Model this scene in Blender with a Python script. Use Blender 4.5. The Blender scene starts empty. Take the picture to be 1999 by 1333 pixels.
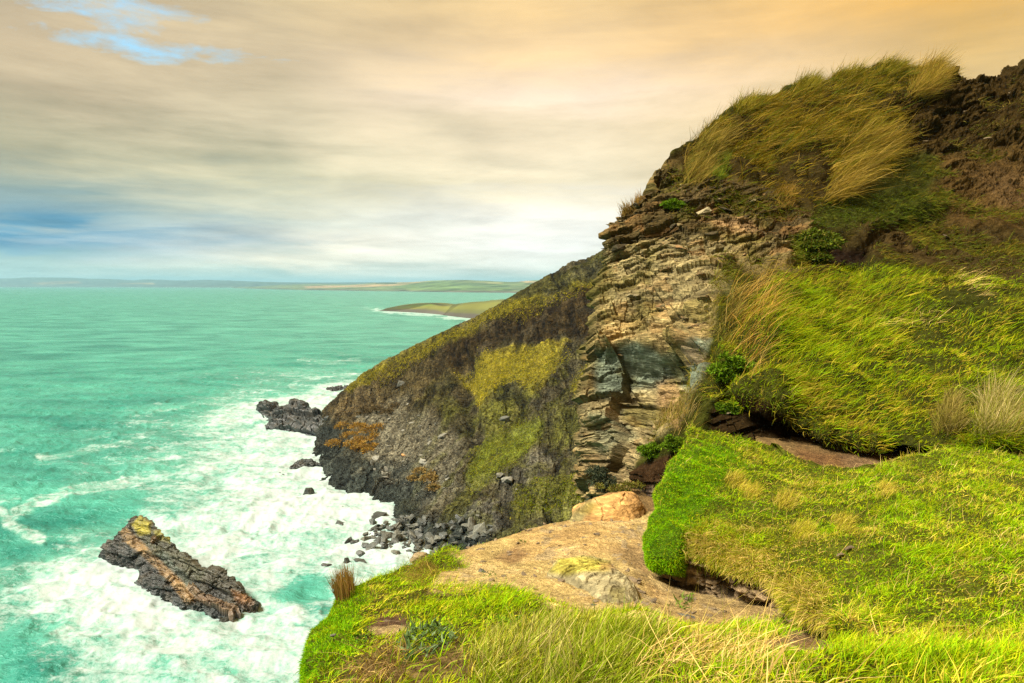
import bpy, bmesh, math, random
import numpy as np
from mathutils import Vector

scene = bpy.context.scene
COL = scene.collection
rng = np.random.default_rng(7)
random.seed(7)

# ------------------------------------------------------------------ camera model
F = 1333.0                      # focal length in photo pixels (24 mm on a 36 mm sensor)
PITCH = math.atan(110.5 / F)    # the sea horizon lies above the middle of the frame
EYE = 30.0                      # eye height above the sea, metres
CP, SP = math.cos(PITCH), math.sin(PITCH)


def P(px, py, Y):
    """point seen at photo pixel (px, py), Y metres in front of the camera"""
    x = (px - 999.5) / F
    y = -(py - 666.5) / F
    k = Y / (CP + y * SP)
    return np.array([x * k, Y, EYE + (y * CP - SP) * k])


def S(px, py, z=0.0):
    """point of the level z seen at photo pixel (px, py)"""
    x = (px - 999.5) / F
    y = -(py - 666.5) / F
    k = (z - EYE) / (y * CP - SP)
    return np.array([x * k, (CP + y * SP) * k, z])


def proj(V):
    """photo pixel of world points (used once, to lay out plants and stones on the land)"""
    d = V - np.array([0, 0, EYE])
    f = np.maximum(d[..., 1] * CP - d[..., 2] * SP, 0.05)
    u = d[..., 1] * SP + d[..., 2] * CP
    return 999.5 + F * d[..., 0] / f, 666.5 - F * u / f


# ------------------------------------------------------------------ noise
def _hash(i, j, k, seed):
    h = (i.astype(np.int64) * 374761393 + j.astype(np.int64) * 668265263 + k.astype(np.int64) * 1440662683 + seed * 974634777) & 0xFFFFFFFF
    h = ((h ^ (h >> 13)) * 1274126177) & 0xFFFFFFFF
    h = ((h ^ (h >> 16)) * 2246822519) & 0xFFFFFFFF
    return ((h ^ (h >> 15)) & 0xFFFFFF) / float(0xFFFFFF)


def vnoise(p, seed=0):
    f = np.floor(p).astype(np.int64)
    t = p - f
    t = t * t * t * (t * (t * 6 - 15) + 10)
    i, j, k = f[..., 0], f[..., 1], f[..., 2]
    r = 0
    for a in (0, 1):
        wa = t[..., 0] if a else 1 - t[..., 0]
        for b in (0, 1):
            wb = t[..., 1] if b else 1 - t[..., 1]
            for c in (0, 1):
                wc = t[..., 2] if c else 1 - t[..., 2]
                r = r + wa * wb * wc * _hash(i + a, j + b, k + c, seed)
    return r * 2 - 1


def fbm(p, scale=1.0, octaves=4, seed=0, gain=0.5):
    r, a, q, tot = 0, 1.0, p * scale, 0
    for o in range(octaves):
        r = r + a * vnoise(q + 17.3 * o, seed + o)
        tot += a
        a *= gain
        q = q * 2.03
    return r / tot


def ridged(p, scale=1.0, octaves=4, seed=0):
    r, a, q, tot = 0, 1.0, p * scale, 0
    for o in range(octaves):
        r = r + a * (1 - 2 * np.abs(vnoise(q + 9.1 * o, seed + o)))
        tot += a
        a *= 0.5
        q = q * 2.1
    return r / tot


def unit(v):
    v = np.asarray(v, float)
    return v / np.linalg.norm(v, axis=-1, keepdims=True)


def strata(p, n, h, L, seed=0, warp=0.35):
    """broken beds of rock: a random step for each slab. n: bedding normal, h: bed thickness, L: slab length"""
    n = unit(n)
    t = unit(np.cross(n, [0.13, 0.95, 0.2]))
    b = np.cross(n, t)
    w = vnoise(p / (L * 2.2), seed + 5) * warp * h * 3 + vnoise(p / (L * .5), seed + 6) * h * warp
    s = (p @ n + w) / h
    k = np.floor(s)
    zz = np.zeros_like(k)
    r1, r2 = _hash(k, zz, zz, seed + 1), _hash(k, zz, zz, seed + 2)
    LL = L * (0.45 + 1.3 * r1)
    q = p @ t + vnoise(p / L, seed + 7) * L * 0.3
    q2 = p @ b + vnoise(p / L, seed + 8) * L * 0.3
    a = np.floor(q / LL + r2 * 7)
    c = np.floor(q2 / (LL * 2.5) + r1 * 5)
    v = .68 * _hash(k, a, c, seed + 3) + .32 * _hash(k, zz, zz, seed + 4)
    v = np.clip((v - .5) * 1.25 + .5, 0, 1)
    fr = s - k
    gap = np.clip(1 - np.minimum(fr, 1 - fr) / 0.12, 0, 1)
    return v, gap


# ------------------------------------------------------------------ curves and lofts
def crspline(C, n):
    C = np.asarray(C, float)
    m = len(C)
    if m == 2:
        t = np.linspace(0, 1, n)[:, None]
        return C[0] * (1 - t) + C[1] * t
    E = np.concatenate([[2 * C[0] - C[1]], C, [2 * C[-1] - C[-2]]])
    t = np.linspace(0, m - 1, n)
    i = np.minimum(t.astype(int), m - 2)
    u = (t - i).reshape((-1,) + (1,) * (C.ndim - 1))
    p0, p1, p2, p3 = E[i], E[i + 1], E[i + 2], E[i + 3]
    return 0.5 * (2 * p1 + (p2 - p0) * u + (2 * p0 - 5 * p1 + 4 * p2 - p3) * u ** 2 + (3 * p1 - p0 - 3 * p2 + p3) * u ** 3)


def loft(rows, n, m):
    """rows of points (any number each) -> smooth n x m grid of points"""
    R = np.stack([crspline(r, m) for r in rows])
    return crspline(R, n)


def pix(rows):
    return [[P(*c) if not isinstance(c, np.ndarray) else c for c in r] for r in rows]


def away(E, steps):
    """continue an edge of land out of sight: along the sight line (t) and down (d)"""
    h = E.copy()
    h[..., 2] = 0
    h = unit(h)
    return [E + h * t + np.array([sx, 0, -d]) for t, d, sx in steps]


def grid_normals(G, toward=None):
    du = np.gradient(G, axis=0)
    dv = np.gradient(G, axis=1)
    n = np.cross(du, dv)
    n /= np.maximum(np.linalg.norm(n, axis=-1, keepdims=True), 1e-9)
    if toward is not None:
        s = np.sign(np.sum(n * (np.asarray(toward) - G), axis=-1).mean())
        n *= s if s else 1
    return n


def smooth(e0, e1, x):
    t = np.clip((x - e0) / (e1 - e0), 0, 1)
    return t * t * (3 - 2 * t)


def polyw(px, py, poly, feather):
    """1 inside a polygon, 0 outside, soft over `feather`"""
    poly = np.asarray(poly, float)
    n = len(poly)
    inside = np.zeros(px.shape, bool)
    dist = np.full(px.shape, 1e9)
    for i in range(n):
        x1, y1 = poly[i]
        x2, y2 = poly[(i + 1) % n]
        with np.errstate(divide='ignore', invalid='ignore'):
            c = ((y1 > py) != (y2 > py)) & (px < (x2 - x1) * (py - y1) / (y2 - y1 + 1e-12) + x1)
        inside ^= c
        dx, dy = x2 - x1, y2 - y1
        t = np.clip(((px - x1) * dx + (py - y1) * dy) / (dx * dx + dy * dy + 1e-9), 0, 1)
        dist = np.minimum(dist, np.hypot(px - x1 - t * dx, py - y1 - t * dy))
    sd = np.where(inside, dist, -dist)
    return smooth(-feather, feather, sd)


def linew(px, py, line, width):
    line = np.asarray(line, float)
    dist = np.full(px.shape, 1e9)
    for i in range(len(line) - 1):
        x1, y1 = line[i]
        dx, dy = line[i + 1] - line[i]
        t = np.clip(((px - x1) * dx + (py - y1) * dy) / (dx * dx + dy * dy + 1e-9), 0, 1)
        dist = np.minimum(dist, np.hypot(px - x1 - t * dx, py - y1 - t * dy))
    return smooth(width, width * 0.3, dist)


class Land:
    """a grid of land: points, the photo pixel each lies at, its normal, its colour"""

    def __init__(self, G, toward=(0, 0, 45)):
        self.G = G
        self.toward = toward
        self.N = grid_normals(G, toward)
        self.px, self.py = proj(G)
        self.col = np.zeros(G.shape)

    def wpx(self, amt, scale, seed=3):
        return self.px + amt * fbm(self.G, scale, 4, seed), self.py + amt * fbm(self.G, scale, 4, seed + 50)

    def paint(self, base, layers, warp=10, scale=1.0):
        self.col[:] = base
        wx, wy = self.wpx(warp, scale)
        for L in layers:
            poly, c, fe = L[:3]
            k = L[3] if len(L) > 3 else 1.0
            w = (polyw(wx, wy, poly, fe) * k)[..., None]
            self.col = self.col * (1 - w) + np.array(c) * w

    def mask(self, poly, feather=10, warp=10, scale=1.0):
        wx, wy = self.wpx(warp, scale)
        return polyw(wx, wy, poly, feather)

    def finish(self):
        self.N = grid_normals(self.G, self.toward)


def grid_faces(n, m, wrap=False):
    i = np.arange(n - 1)[:, None] * m + np.arange(m - 1)[None]
    f = np.stack([i, i + 1, i + m + 1, i + m], -1).reshape(-1, 4)
    if wrap:
        a = np.arange(n - 1) * m
        g = np.stack([a + m - 1, a, a + m, a + 2 * m - 1], -1)
        f = np.concatenate([f, g])
    return f


def mesh_np(name, V, quads=None, tris=None, col=None, mat=None, parent=None, smooth_shade=True, extra=None):
    me = bpy.data.meshes.new(name)
    V = np.ascontiguousarray(V.reshape(-1, 3), dtype=np.float32)
    nq = 0 if quads is None else len(quads)
    nt = 0 if tris is None else len(tris)
    me.vertices.add(len(V))
    me.vertices.foreach_set('co', V.ravel())
    idx = []
    starts = []
    if nq:
        idx.append(np.asarray(quads).ravel())
        starts.append(np.arange(nq) * 4)
    if nt:
        idx.append(np.asarray(tris).ravel())
        starts.append(nq * 4 + np.arange(nt) * 3)
    idx = np.concatenate(idx).astype(np.int32)
    me.loops.add(len(idx))
    me.loops.foreach_set('vertex_index', idx)
    me.polygons.add(nq + nt)
    me.polygons.foreach_set('loop_start', np.concatenate(starts).astype(np.int32))
    me.polygons.foreach_set('use_smooth', np.full(nq + nt, smooth_shade))
    me.update(calc_edges=True)
    if col is not None:
        a = me.attributes.new('Col', 'FLOAT_COLOR', 'POINT')
        c = np.ones((len(V), 4), np.float32)
        c[:, :3] = col.reshape(-1, 3)
        a.data.foreach_set('color', c.ravel())
    for k, v in (extra or {}).items():
        a = me.attributes.new(k, 'FLOAT', 'POINT')
        a.data.foreach_set('value', np.ascontiguousarray(v.ravel(), np.float32))
    o = bpy.data.objects.new(name, me)
    COL.objects.link(o)
    if mat:
        me.materials.append(mat)
    if parent:
        o.parent = parent
    return o


def tag(o, label, cat, group=None, kind=None):
    o['label'] = label
    o['category'] = cat
    if group:
        o['group'] = group
    if kind:
        o['kind'] = kind
    return o


# ------------------------------------------------------------------ materials
def nodes(name):
    m = bpy.data.materials.new(name)
    m.use_nodes = True
    nt = m.node_tree
    b = nt.nodes['Principled BSDF']
    return m, nt, b


def N(nt, kind, **kw):
    n = nt.nodes.new(kind)
    for k, v in kw.items():
        if hasattr(n, k) and not k[0].isupper():
            setattr(n, k, v)
        else:
            n.inputs[k].default_value = v
    return n


def noise_node(nt, vec, scale, detail=5, rough=0.55, dist=0.0):
    n = N(nt, 'ShaderNodeTexNoise')
    n.inputs['Scale'].default_value = scale
    n.inputs['Detail'].default_value = detail
    n.inputs['Roughness'].default_value = rough
    n.inputs['Distortion'].default_value = dist
    if vec is not None:
        nt.links.new(vec, n.inputs['Vector'])
    return n.outputs['Fac']


def mapr(nt, src, a, b, c, d, clamp=True):
    n = N(nt, 'ShaderNodeMapRange')
    n.clamp = clamp
    nt.links.new(src, n.inputs[0])
    for i, v in enumerate((a, b, c, d)):
        n.inputs[i + 1].default_value = v
    return n.outputs[0]


def math_node(nt, op, a, b=None):
    n = N(nt, 'ShaderNodeMath', operation=op)
    for i, v in enumerate((a, b)):
        if v is None:
            continue
        if isinstance(v, (int, float)):
            n.inputs[i].default_value = v
        else:
            nt.links.new(v, n.inputs[i])
    return n.outputs[0]


def mixc(nt, fac, a, b, blend='MIX'):
    n = N(nt, 'ShaderNodeMix', data_type='RGBA', blend_type=blend)
    for sock, v in ((n.inputs[0], fac), (n.inputs[6], a), (n.inputs[7], b)):
        if isinstance(v, (int, float)):
            sock.default_value = v
        elif isinstance(v, tuple):
            sock.default_value = (*v, 1)
        else:
            nt.links.new(v, sock)
    return n.outputs[2]


def vmath(nt, op, a, b):
    n = N(nt, 'ShaderNodeVectorMath', operation=op)
    nt.links.new(a, n.inputs[0])
    if isinstance(b, tuple):
        n.inputs[1].default_value = b
    else:
        nt.links.new(b, n.inputs[1])
    return n.outputs[0]


def land_mat(name, s=1.0, bump=0.02, stretch=(1, 1, 1), speck=0.5, vary=0.5, rough=0.95, spec=0.1):
    """land: zone colour kept on the mesh, broken up by procedural grain, flecks and bump"""
    m, nt, b = nodes(name)
    at = N(nt, 'ShaderNodeAttribute', attribute_name='Col')
    geo = N(nt, 'ShaderNodeNewGeometry')
    v = vmath(nt, 'MULTIPLY', geo.outputs['Position'], stretch)
    n1 = noise_node(nt, v, 3.0 * s, 6, 0.65)
    n2 = noise_node(nt, v, 14.0 * s, 5, 0.7)
    vo = N(nt, 'ShaderNodeTexVoronoi')
    vo.inputs['Scale'].default_value = 22.0 * s
    nt.links.new(v, vo.inputs['Vector'])
    f1 = mapr(nt, n1, 0.3, 0.7, 1 - vary, 1 + vary)
    f2 = mapr(nt, n2, 0.3, 0.7, 1 - vary * 0.7, 1 + vary * 0.7)
    sep = N(nt, 'ShaderNodeSeparateColor')
    nt.links.new(vo.outputs['Color'], sep.inputs[0])
    f3 = mapr(nt, sep.outputs[0], 0, 1, 1 - speck * 0.6, 1 + speck * 0.6)
    f = math_node(nt, 'MULTIPLY', math_node(nt, 'MULTIPLY', f1, f2), f3)
    sc = N(nt, 'ShaderNodeVectorMath', operation='SCALE')
    nt.links.new(at.outputs['Color'], sc.inputs[0])
    nt.links.new(f, sc.inputs['Scale'])
    nt.links.new(sc.outputs[0], b.inputs['Base Color'])
    b.inputs['Roughness'].default_value = rough
    b.inputs['Specular IOR Level'].default_value = spec
    h = math_node(nt, 'ADD', math_node(nt, 'MULTIPLY', n2, 0.6), math_node(nt, 'ADD', math_node(nt, 'MULTIPLY', n1, 1.2), math_node(nt, 'MULTIPLY', sep.outputs[1], 0.25)))
    bp = N(nt, 'ShaderNodeBump')
    bp.inputs['Strength'].default_value = 0.9
    bp.inputs['Distance'].default_value = bump
    nt.links.new(h, bp.inputs['Height'])
    nt.links.new(bp.outputs[0], b.inputs['Normal'])
    return m


def leaf_mat(name, trans=0.35, rough=0.6):
    m, nt, b = nodes(name)
    at = N(nt, 'ShaderNodeAttribute', attribute_name='Col')
    geo = N(nt, 'ShaderNodeNewGeometry')
    n1 = noise_node(nt, geo.outputs['Position'], 2.2, 4, 0.6)
    f1 = mapr(nt, n1, 0.3, 0.7, 0.75, 1.25)
    sc = N(nt, 'ShaderNodeVectorMath', operation='SCALE')
    nt.links.new(at.outputs['Color'], sc.inputs[0])
    nt.links.new(f1, sc.inputs['Scale'])
    nt.links.new(sc.outputs[0], b.inputs['Base Color'])
    b.inputs['Roughness'].default_value = rough
    b.inputs['Specular IOR Level'].default_value = 0.04
    tr = N(nt, 'ShaderNodeBsdfTranslucent')
    nt.links.new(sc.outputs[0], tr.inputs['Color'])
    mx = N(nt, 'ShaderNodeMixShader')
    mx.inputs[0].default_value = trans
    nt.links.new(b.outputs[0], mx.inputs[1])
    nt.links.new(tr.outputs[0], mx.inputs[2])
    out = nt.nodes['Material Output']
    nt.links.new(mx.outputs[0], out.inputs['Surface'])
    return m


M_ROCK = land_mat('slate_rock', 1.0, 0.07, (0.5, 0.5, 2.6), 0.45, 0.55)
M_DIRT = land_mat('bare_earth', 2.2, 0.085, (1, 1, 1), 0.45, 0.40)
M_FARROCK = land_mat('headland_rock', 0.22, 0.6, (1, 1, 1.4), 0.9, 0.75)
M_TURF = land_mat('turf_soil', 2.0, 0.05, (1, 1, 1), 0.5, 0.5, 1.0, 0.02)
M_WET = land_mat('wet_rock', 0.5, 0.12, (1, 1, 1), 0.3, 0.45, 0.45, 0.5)
M_FAR = land_mat('far_land', 0.0007, 1.0, (1, 1, 1), 0.8, 0.25)
M_GRASS = leaf_mat('grass_blade')
M_LEAF = leaf_mat('plant_leaf', 0.25, 0.5)


# ------------------------------------------------------------------ blades of grass
def sample(land, dens, n, r=None):
    """n random spots on a land grid, weighted by dens (per grid point) and area"""
    r = r or rng
    G = land.G
    a = G[:-1, :-1]
    b = G[:-1, 1:]
    c = G[1:, :-1]
    d = G[1:, 1:]
    area = np.linalg.norm(np.cross(b - a, c - a), axis=-1)
    w = (area * (dens[:-1, :-1] + dens[1:, 1:]) * 0.5).ravel()
    if w.sum() <= 0:
        return np.zeros((0, 3)), np.zeros((0, 3)), np.zeros(0, int)
    cs = np.cumsum(w)
    k = np.searchsorted(cs, r.random(n) * cs[-1])
    k = np.minimum(k, len(w) - 1)
    u, v = r.random((2, n, 1))
    m = G.shape[1] - 1
    i, j = k // m, k % m
    p = (a[i, j] * (1 - u) + c[i, j] * u) * (1 - v) + (b[i, j] * (1 - u) + d[i, j] * u) * v
    return p, land.N[i, j], (i, j)


def blades(name, p, nrm, length, width, wind, droop, palette, weights, r=None, mat=None, spread=0.5, seg=2, upmix=0.5, lmul=None, thing=False):
    """one mesh of curved grass blades. wind: lean vector; droop: bend of the tip"""
    r = r or rng
    n = len(p)
    ln = (length[0] + (length[1] - length[0]) * r.random((n, 1)) ** 1.3)
    if lmul is not None:
        ln = ln * lmul[:, None]
    wd = (width[0] + (width[1] - width[0]) * r.random((n, 1)))
    up = unit(nrm * (1 - upmix) + np.array([0, 0, 1.0]) * upmix)
    gust = fbm(p, 0.9, 2, 91)[:, None]
    d = up + np.asarray(wind) * (0.6 + 0.8 * r.random((n, 1)) + 0.6 * gust) + r.normal(0, spread, (n, 3))
    d = unit(d)
    bend = unit(np.asarray(wind) + r.normal(0, 0.45, (n, 3)) + np.array([0, 0, -0.55]))
    side = unit(np.cross(d, r.normal(0, 1, (n, 3))))
    pal = np.asarray(palette, float)
    wts = np.asarray(weights, float)
    wts = wts / wts.sum()
    pi = r.choice(len(pal), n, p=wts)
    # clumps of one tint
    cl = fbm(p, 2.3, 3, 33)
    pi = np.where(r.random(n) < 0.28, np.clip(((cl * 1.6 + 0.5) * len(pal)).astype(int), 0, len(pal) - 1), pi)
    c = pal[pi] * (0.5 + 1.0 * r.random((n, 1)))
    ts = np.linspace(0, 1, seg + 1)
    V, C = [], []
    for k, t in enumerate(ts):
        q = p + d * ln * t + bend * ln * droop * t * t - up * ln * 0.02
        w = wd * (1 - 0.55 * t) * 0.5
        tint = c * (0.8 + 0.4 * t)
        if k < seg:
            V += [q - side * w, q + side * w]
            C += [tint, tint]
        else:
            V.append(q)
            C.append(tint)
    nv = 2 * seg + 1
    V = np.stack(V, 1).reshape(-1, 3)
    C = np.stack(C, 1).reshape(-1, 3)
    o = np.arange(n)[:, None] * nv
    quads = np.concatenate([o + np.array([[2 * k, 2 * k + 1, 2 * k + 3, 2 * k + 2]]) for k in range(seg - 1)]) if seg > 1 else None
    tris = o + np.array([[2 * seg - 2, 2 * seg - 1, 2 * seg]])
    base = np.array([p[:, 0].mean(), p[:, 1].mean(), p[:, 2].min()]) if thing else np.zeros(3)
    o = mesh_np(name, V - base, quads, tris, C, mat or M_GRASS)
    o.location = base
    return o


# ------------------------------------------------------------------ rocks
def rock_mesh(name, seed, flat=0.6, detail=2, rough=0.05, pts=13):
    """an angular block of slate about 1 m across: hull of random points, cut edges, broken surface"""
    r = random.Random(seed)
    bm = bmesh.new()
    for _ in range(pts):
        v = Vector((r.uniform(-.5, .5), r.uniform(-.42, .42), r.uniform(-.5, .5) * flat))
        if v.length < 0.3:
            v = v.normalized() * 0.42
            v.z *= flat
        bm.verts.new(v)
    res = bmesh.ops.convex_hull(bm, input=bm.verts)
    bmesh.ops.delete(bm, geom=[e for e in res['geom_interior'] if isinstance(e, bmesh.types.BMVert)], context='VERTS')
    bmesh.ops.bevel(bm, geom=list(bm.edges), offset=0.025, segments=1, affect='EDGES', clamp_overlap=True)
    bmesh.ops.triangulate(bm, faces=bm.faces)
    for _ in range(detail):
        bmesh.ops.subdivide_edges(bm, edges=list(bm.edges), cuts=1, use_grid_fill=True)
    bmesh.ops.recalc_face_normals(bm, faces=bm.faces)
    me = bpy.data.meshes.new(name)
    bm.to_mesh(me)
    bm.free()
    n = len(me.vertices)
    co = np.empty(n * 3)
    no = np.empty(n * 3)
    me.vertices.foreach_get('co', co)
    me.vertex_normals.foreach_get('vector', no)
    co, no = co.reshape(-1, 3), no.reshape(-1, 3)
    d = fbm(co + seed * 3.7, 3.5, 4, seed) * rough
    v, g = strata(co, (0.2, 0.15, 1), 0.11, 0.5, seed)
    d += (v - 0.5) * rough * 0.8 - g * rough * 0.25
    co = co + no * d[:, None]
    me.vertices.foreach_set('co', co.ravel())
    me.polygons.foreach_set('use_smooth', np.zeros(len(me.polygons), bool))
    me.update()
    return me


def stone_mat(name, c, c2, s=1.0, rough=0.8, lichen=None, bump=0.06):
    m, nt, b = nodes(name)
    tc = N(nt, 'ShaderNodeTexCoord')
    oi = N(nt, 'ShaderNodeObjectInfo')
    v = vmath(nt, 'ADD', tc.outputs['Object'], oi.outputs['Location'])
    n1 = noise_node(nt, v, 2.5 * s, 6, 0.65)
    n2 = noise_node(nt, v, 11 * s, 5, 0.7)
    base = mixc(nt, mapr(nt, n1, 0.35, 0.65, 0, 1), c, c2)
    sc = N(nt, 'ShaderNodeVectorMath', operation='SCALE')
    nt.links.new(base, sc.inputs[0])
    k = math_node(nt, 'MULTIPLY', mapr(nt, n2, 0.3, 0.7, 0.6, 1.4), mapr(nt, oi.outputs['Random'], 0, 1, 0.7, 1.35))
    nt.links.new(k, sc.inputs['Scale'])
    res = sc.outputs[0]
    if lichen:
        n3 = noise_node(nt, v, 1.8 * s, 5, 0.6)
        res = mixc(nt, mapr(nt, n3, 0.52, 0.62, 0, 0.8), res, lichen)
    nt.links.new(res, b.inputs['Base Color'])
    b.inputs['Roughness'].default_value = rough
    b.inputs['Specular IOR Level'].default_value = 0.35
    bp = N(nt, 'ShaderNodeBump')
    bp.inputs['Strength'].default_value = 0.8
    bp.inputs['Distance'].default_value = bump
    nt.links.new(math_node(nt, 'ADD', n1, n2), bp.inputs['Height'])
    nt.links.new(bp.outputs[0], b.inputs['Normal'])
    return m


def put(name, me, mat, loc, scale, rot, parent=None):
    o = bpy.data.objects.new(name, me)
    COL.objects.link(o)
    if mat and not me.materials:
        me.materials.append(mat)
    o.location = loc
    o.scale = scale
    o.rotation_euler = rot
    if parent:
        o.parent = parent
    return o


def spot(land, px, py, rad=14):
    """the nearest visible point of a land grid at a photo pixel, and its normal"""
    d = np.hypot(land.px - px, land.py - py)
    y = np.where(d < rad, land.G[..., 1] + d * .02, 1e9)
    i = np.unravel_index(np.argmin(y if y.min() < 1e8 else d), d.shape)
    return land.G[i], land.N[i]


def tussock(land, poly, n, length, width, wind, droop, pal, w, label, seed, name='grass_tussock', cat='grass tussock', spread=.35, group='grass tussocks on the cliff', feather=6, upmix=.6, seg=3):
    r = np.random.default_rng(seed)
    p, nn, _ = sample(land, land.mask(poly, feather, 4, 2), n, r)
    o = blades(name, p, nn, length, width, wind, droop, pal, w, r, spread=spread, seg=seg, upmix=upmix, thing=True)
    return tag(o, label, cat, group)


def bush(lumps, n, leaf, pal, w, label, seed, name='bush', cat='bush', group='bushes on the cliff', droop=.2, wind=(.1, 0, .1), squash=.7):
    """leaves spread through a few overlapping lumps, with stems underneath"""
    r = np.random.default_rng(seed)
    pts, nr = [], []
    lumps = list(lumps)
    for _ in range(5):
        c, rad = lumps[int(r.integers(len(lumps)))]
        lumps.append((np.asarray(c) + r.normal(0, 1, 3) * rad * np.array([.9, .5, .5]), rad * r.uniform(.35, .6)))
    tot = sum(q[1] ** 2 for q in lumps)
    for c, rad in lumps:
        k = max(4, int(n * rad ** 2 / tot))
        v = unit(r.normal(0, 1, (k, 3)))
        v[:, 2] = np.abs(v[:, 2]) * 1.0 - .15
        rr = rad * (.45 + .65 * r.random((k, 1))) * (1 + .25 * fbm(v * 2 + np.asarray(c), 1.0, 2, seed)[:, None])
        pts.append(np.asarray(c) + v * rr * np.array([1, 1, squash]))
        nr.append(v)
    p, nn = np.concatenate(pts), unit(np.concatenate(nr))
    o = blades(name, p, nn, (leaf * .6, leaf * 1.3), (leaf * .25, leaf * .42), wind, droop, pal, w, r, mat=M_LEAF, spread=.5, seg=2, upmix=.15, thing=True)
    return tag(o, label, cat, group)
# ================================================================== camera, light, sky
EXPO = 3.15
cam_data = bpy.data.cameras.new('camera')
cam = bpy.data.objects.new('camera', cam_data)
COL.objects.link(cam)
cam_data.sensor_width = 36
cam_data.lens = 36 * F / 1999
cam_data.clip_start = 0.05
cam_data.clip_end = 60000
cam.location = (0, 0, EYE)
cam.rotation_euler = (math.radians(90) - PITCH, 0, 0)
scene.camera = cam
scene.render.resolution_x, scene.render.resolution_y = 1024, 683
scene.view_settings.view_transform = 'Standard'
scene.view_settings.look = 'None'
scene.view_settings.exposure = EXPO
scene.view_settings.gamma = 1
scene.cycles.use_denoising = True
scene.cycles.denoising_input_passes = 'RGB_ALBEDO_NORMAL'
scene.cycles.denoising_prefilter = 'NONE'
scene.cycles.max_bounces = 6
scene.cycles.transparent_max_bounces = 6
scene.cycles.volume_bounces = 0
scene.cycles.sample_clamp_direct = 0.35
scene.cycles.sample_clamp_indirect = 0.25

SUN_EL, SUN_AZ = 52.0, -118.0       # azimuth from +Y (away from the camera), clockwise
sl = bpy.data.lights.new('sun', 'SUN')
sl.energy = 1.4
sl.angle = math.radians(18)
sl.color = (1.0, 0.93, 0.80)
sun = bpy.data.objects.new('sun', sl)
COL.objects.link(sun)
e, a = math.radians(SUN_EL), math.radians(SUN_AZ)
sd = Vector((math.sin(a) * math.cos(e), math.cos(a) * math.cos(e), math.sin(e)))
sun.rotation_euler = (-sd).to_track_quat('-Z', 'Y').to_euler()
sun.location = (0, 0, 200)


def lin(r, g, b):
    f = lambda c: (c / 255 / 12.92) if c < 11 else ((c / 255 + 0.055) / 1.055) ** 2.4
    return (f(r), f(g), f(b))


world = bpy.data.worlds.new('World')
scene.world = world
world.use_nodes = True
wt = world.node_tree
bg = wt.nodes['Background']
bg.inputs['Strength'].default_value = 0.1
tc = N(wt, 'ShaderNodeTexCoord')
D = tc.outputs['Generated']
sx = N(wt, 'ShaderNodeSeparateXYZ')
wt.links.new(D, sx.inputs[0])
X, Y_, Z_ = sx.outputs
az = math_node(wt, 'ARCTAN2', X, Y_)
hyp = math_node(wt, 'SQRT', math_node(wt, 'ADD', math_node(wt, 'MULTIPLY', X, X), math_node(wt, 'MULTIPLY', Y_, Y_)))
el = math_node(wt, 'DIVIDE', Z_, math_node(wt, 'MAXIMUM', hyp, 0.02))
# cloud deck: noise in the plane of the cloud layer, so that it closes up towards the horizon
den = math_node(wt, 'ADD', math_node(wt, 'MAXIMUM', Z_, 0.0), 0.09)
cx, cy = math_node(wt, 'DIVIDE', X, den), math_node(wt, 'DIVIDE', Y_, den)
cb = N(wt, 'ShaderNodeCombineXYZ')
wt.links.new(cx, cb.inputs[0])
wt.links.new(cy, cb.inputs[1])
CLV = cb.outputs[0]
# long streaks seen edge on near the horizon
cb2 = N(wt, 'ShaderNodeCombineXYZ')
wt.links.new(math_node(wt, 'MULTIPLY', az, 3.0), cb2.inputs[0])
wt.links.new(math_node(wt, 'MULTIPLY', el, 22.0), cb2.inputs[1])
STV = cb2.outputs[0]
nA = noise_node(wt, CLV, 0.55, 7, 0.55, 0.6)
nB = noise_node(wt, CLV, 1.6, 7, 0.6, 0.4)
nS = noise_node(wt, STV, 1.1, 7, 0.6, 0.3)
eld = math_node(wt, 'ADD', el, math_node(wt, 'ADD', mapr(wt, nS, 0.25, 0.75, -0.022, 0.022), math_node(wt, 'MULTIPLY', mapr(wt, el, 0.04, 0.2, 0.15, 1), mapr(wt, nA, 0.25, 0.75, -0.035, 0.035))))
VMAX = 0.46


def pyv(px, py):
    v = P(px, py, 1.0) - np.array([0, 0, EYE])
    return v[2] / math.hypot(v[0], v[1])


def ramp(px, stops):
    r = N(wt, 'ShaderNodeValToRGB')
    wt.links.new(mapr(wt, eld, 0, VMAX, 0, 1), r.inputs[0])
    el_ = r.color_ramp.elements
    pts = sorted((min(max(pyv(px, py) / VMAX, 0), 1), lin(*c)) for py, c in stops)
    while len(el_) < len(pts):
        el_.new(0.5)
    for q, (pos, c) in zip(el_, pts):
        q.position = pos
        q.color = (*c, 1)
    return r.outputs[0]


R1 = ramp(100, [(556, (112, 178, 188)), (527, (180, 212, 206)), (508, (178, 208, 202)), (490, (132, 178, 194)), (468, (84, 146, 182)), (442, (92, 152, 184)), (420, (140, 172, 182)), (380, (154, 172, 164)), (300, (186, 180, 148)), (200, (200, 183, 150)), (90, (204, 184, 150)), (0, (190, 172, 142))])
R2 = ramp(600, [(556, (180, 212, 204)), (528, (212, 224, 206)), (508, (255, 247, 220)), (472, (255, 246, 220)), (432, (214, 216, 198)), (350, (212, 206, 172)), (250, (220, 206, 172)), (120, (214, 194, 158)), (0, (212, 190, 148))])
R3 = ramp(1100, [(556, (222, 226, 206)), (525, (250, 246, 230)), (480, (255, 253, 243)), (420, (255, 250, 236)), (360, (244, 230, 196)), (250, (246, 226, 190)), (180, (252, 228, 200)), (90, (240, 208, 160)), (0, (232, 198, 142))])
R4 = ramp(1800, [(556, (250, 226, 180)), (350, (244, 213, 158)), (150, (238, 201, 132)), (0, (230, 178, 88))])


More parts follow.
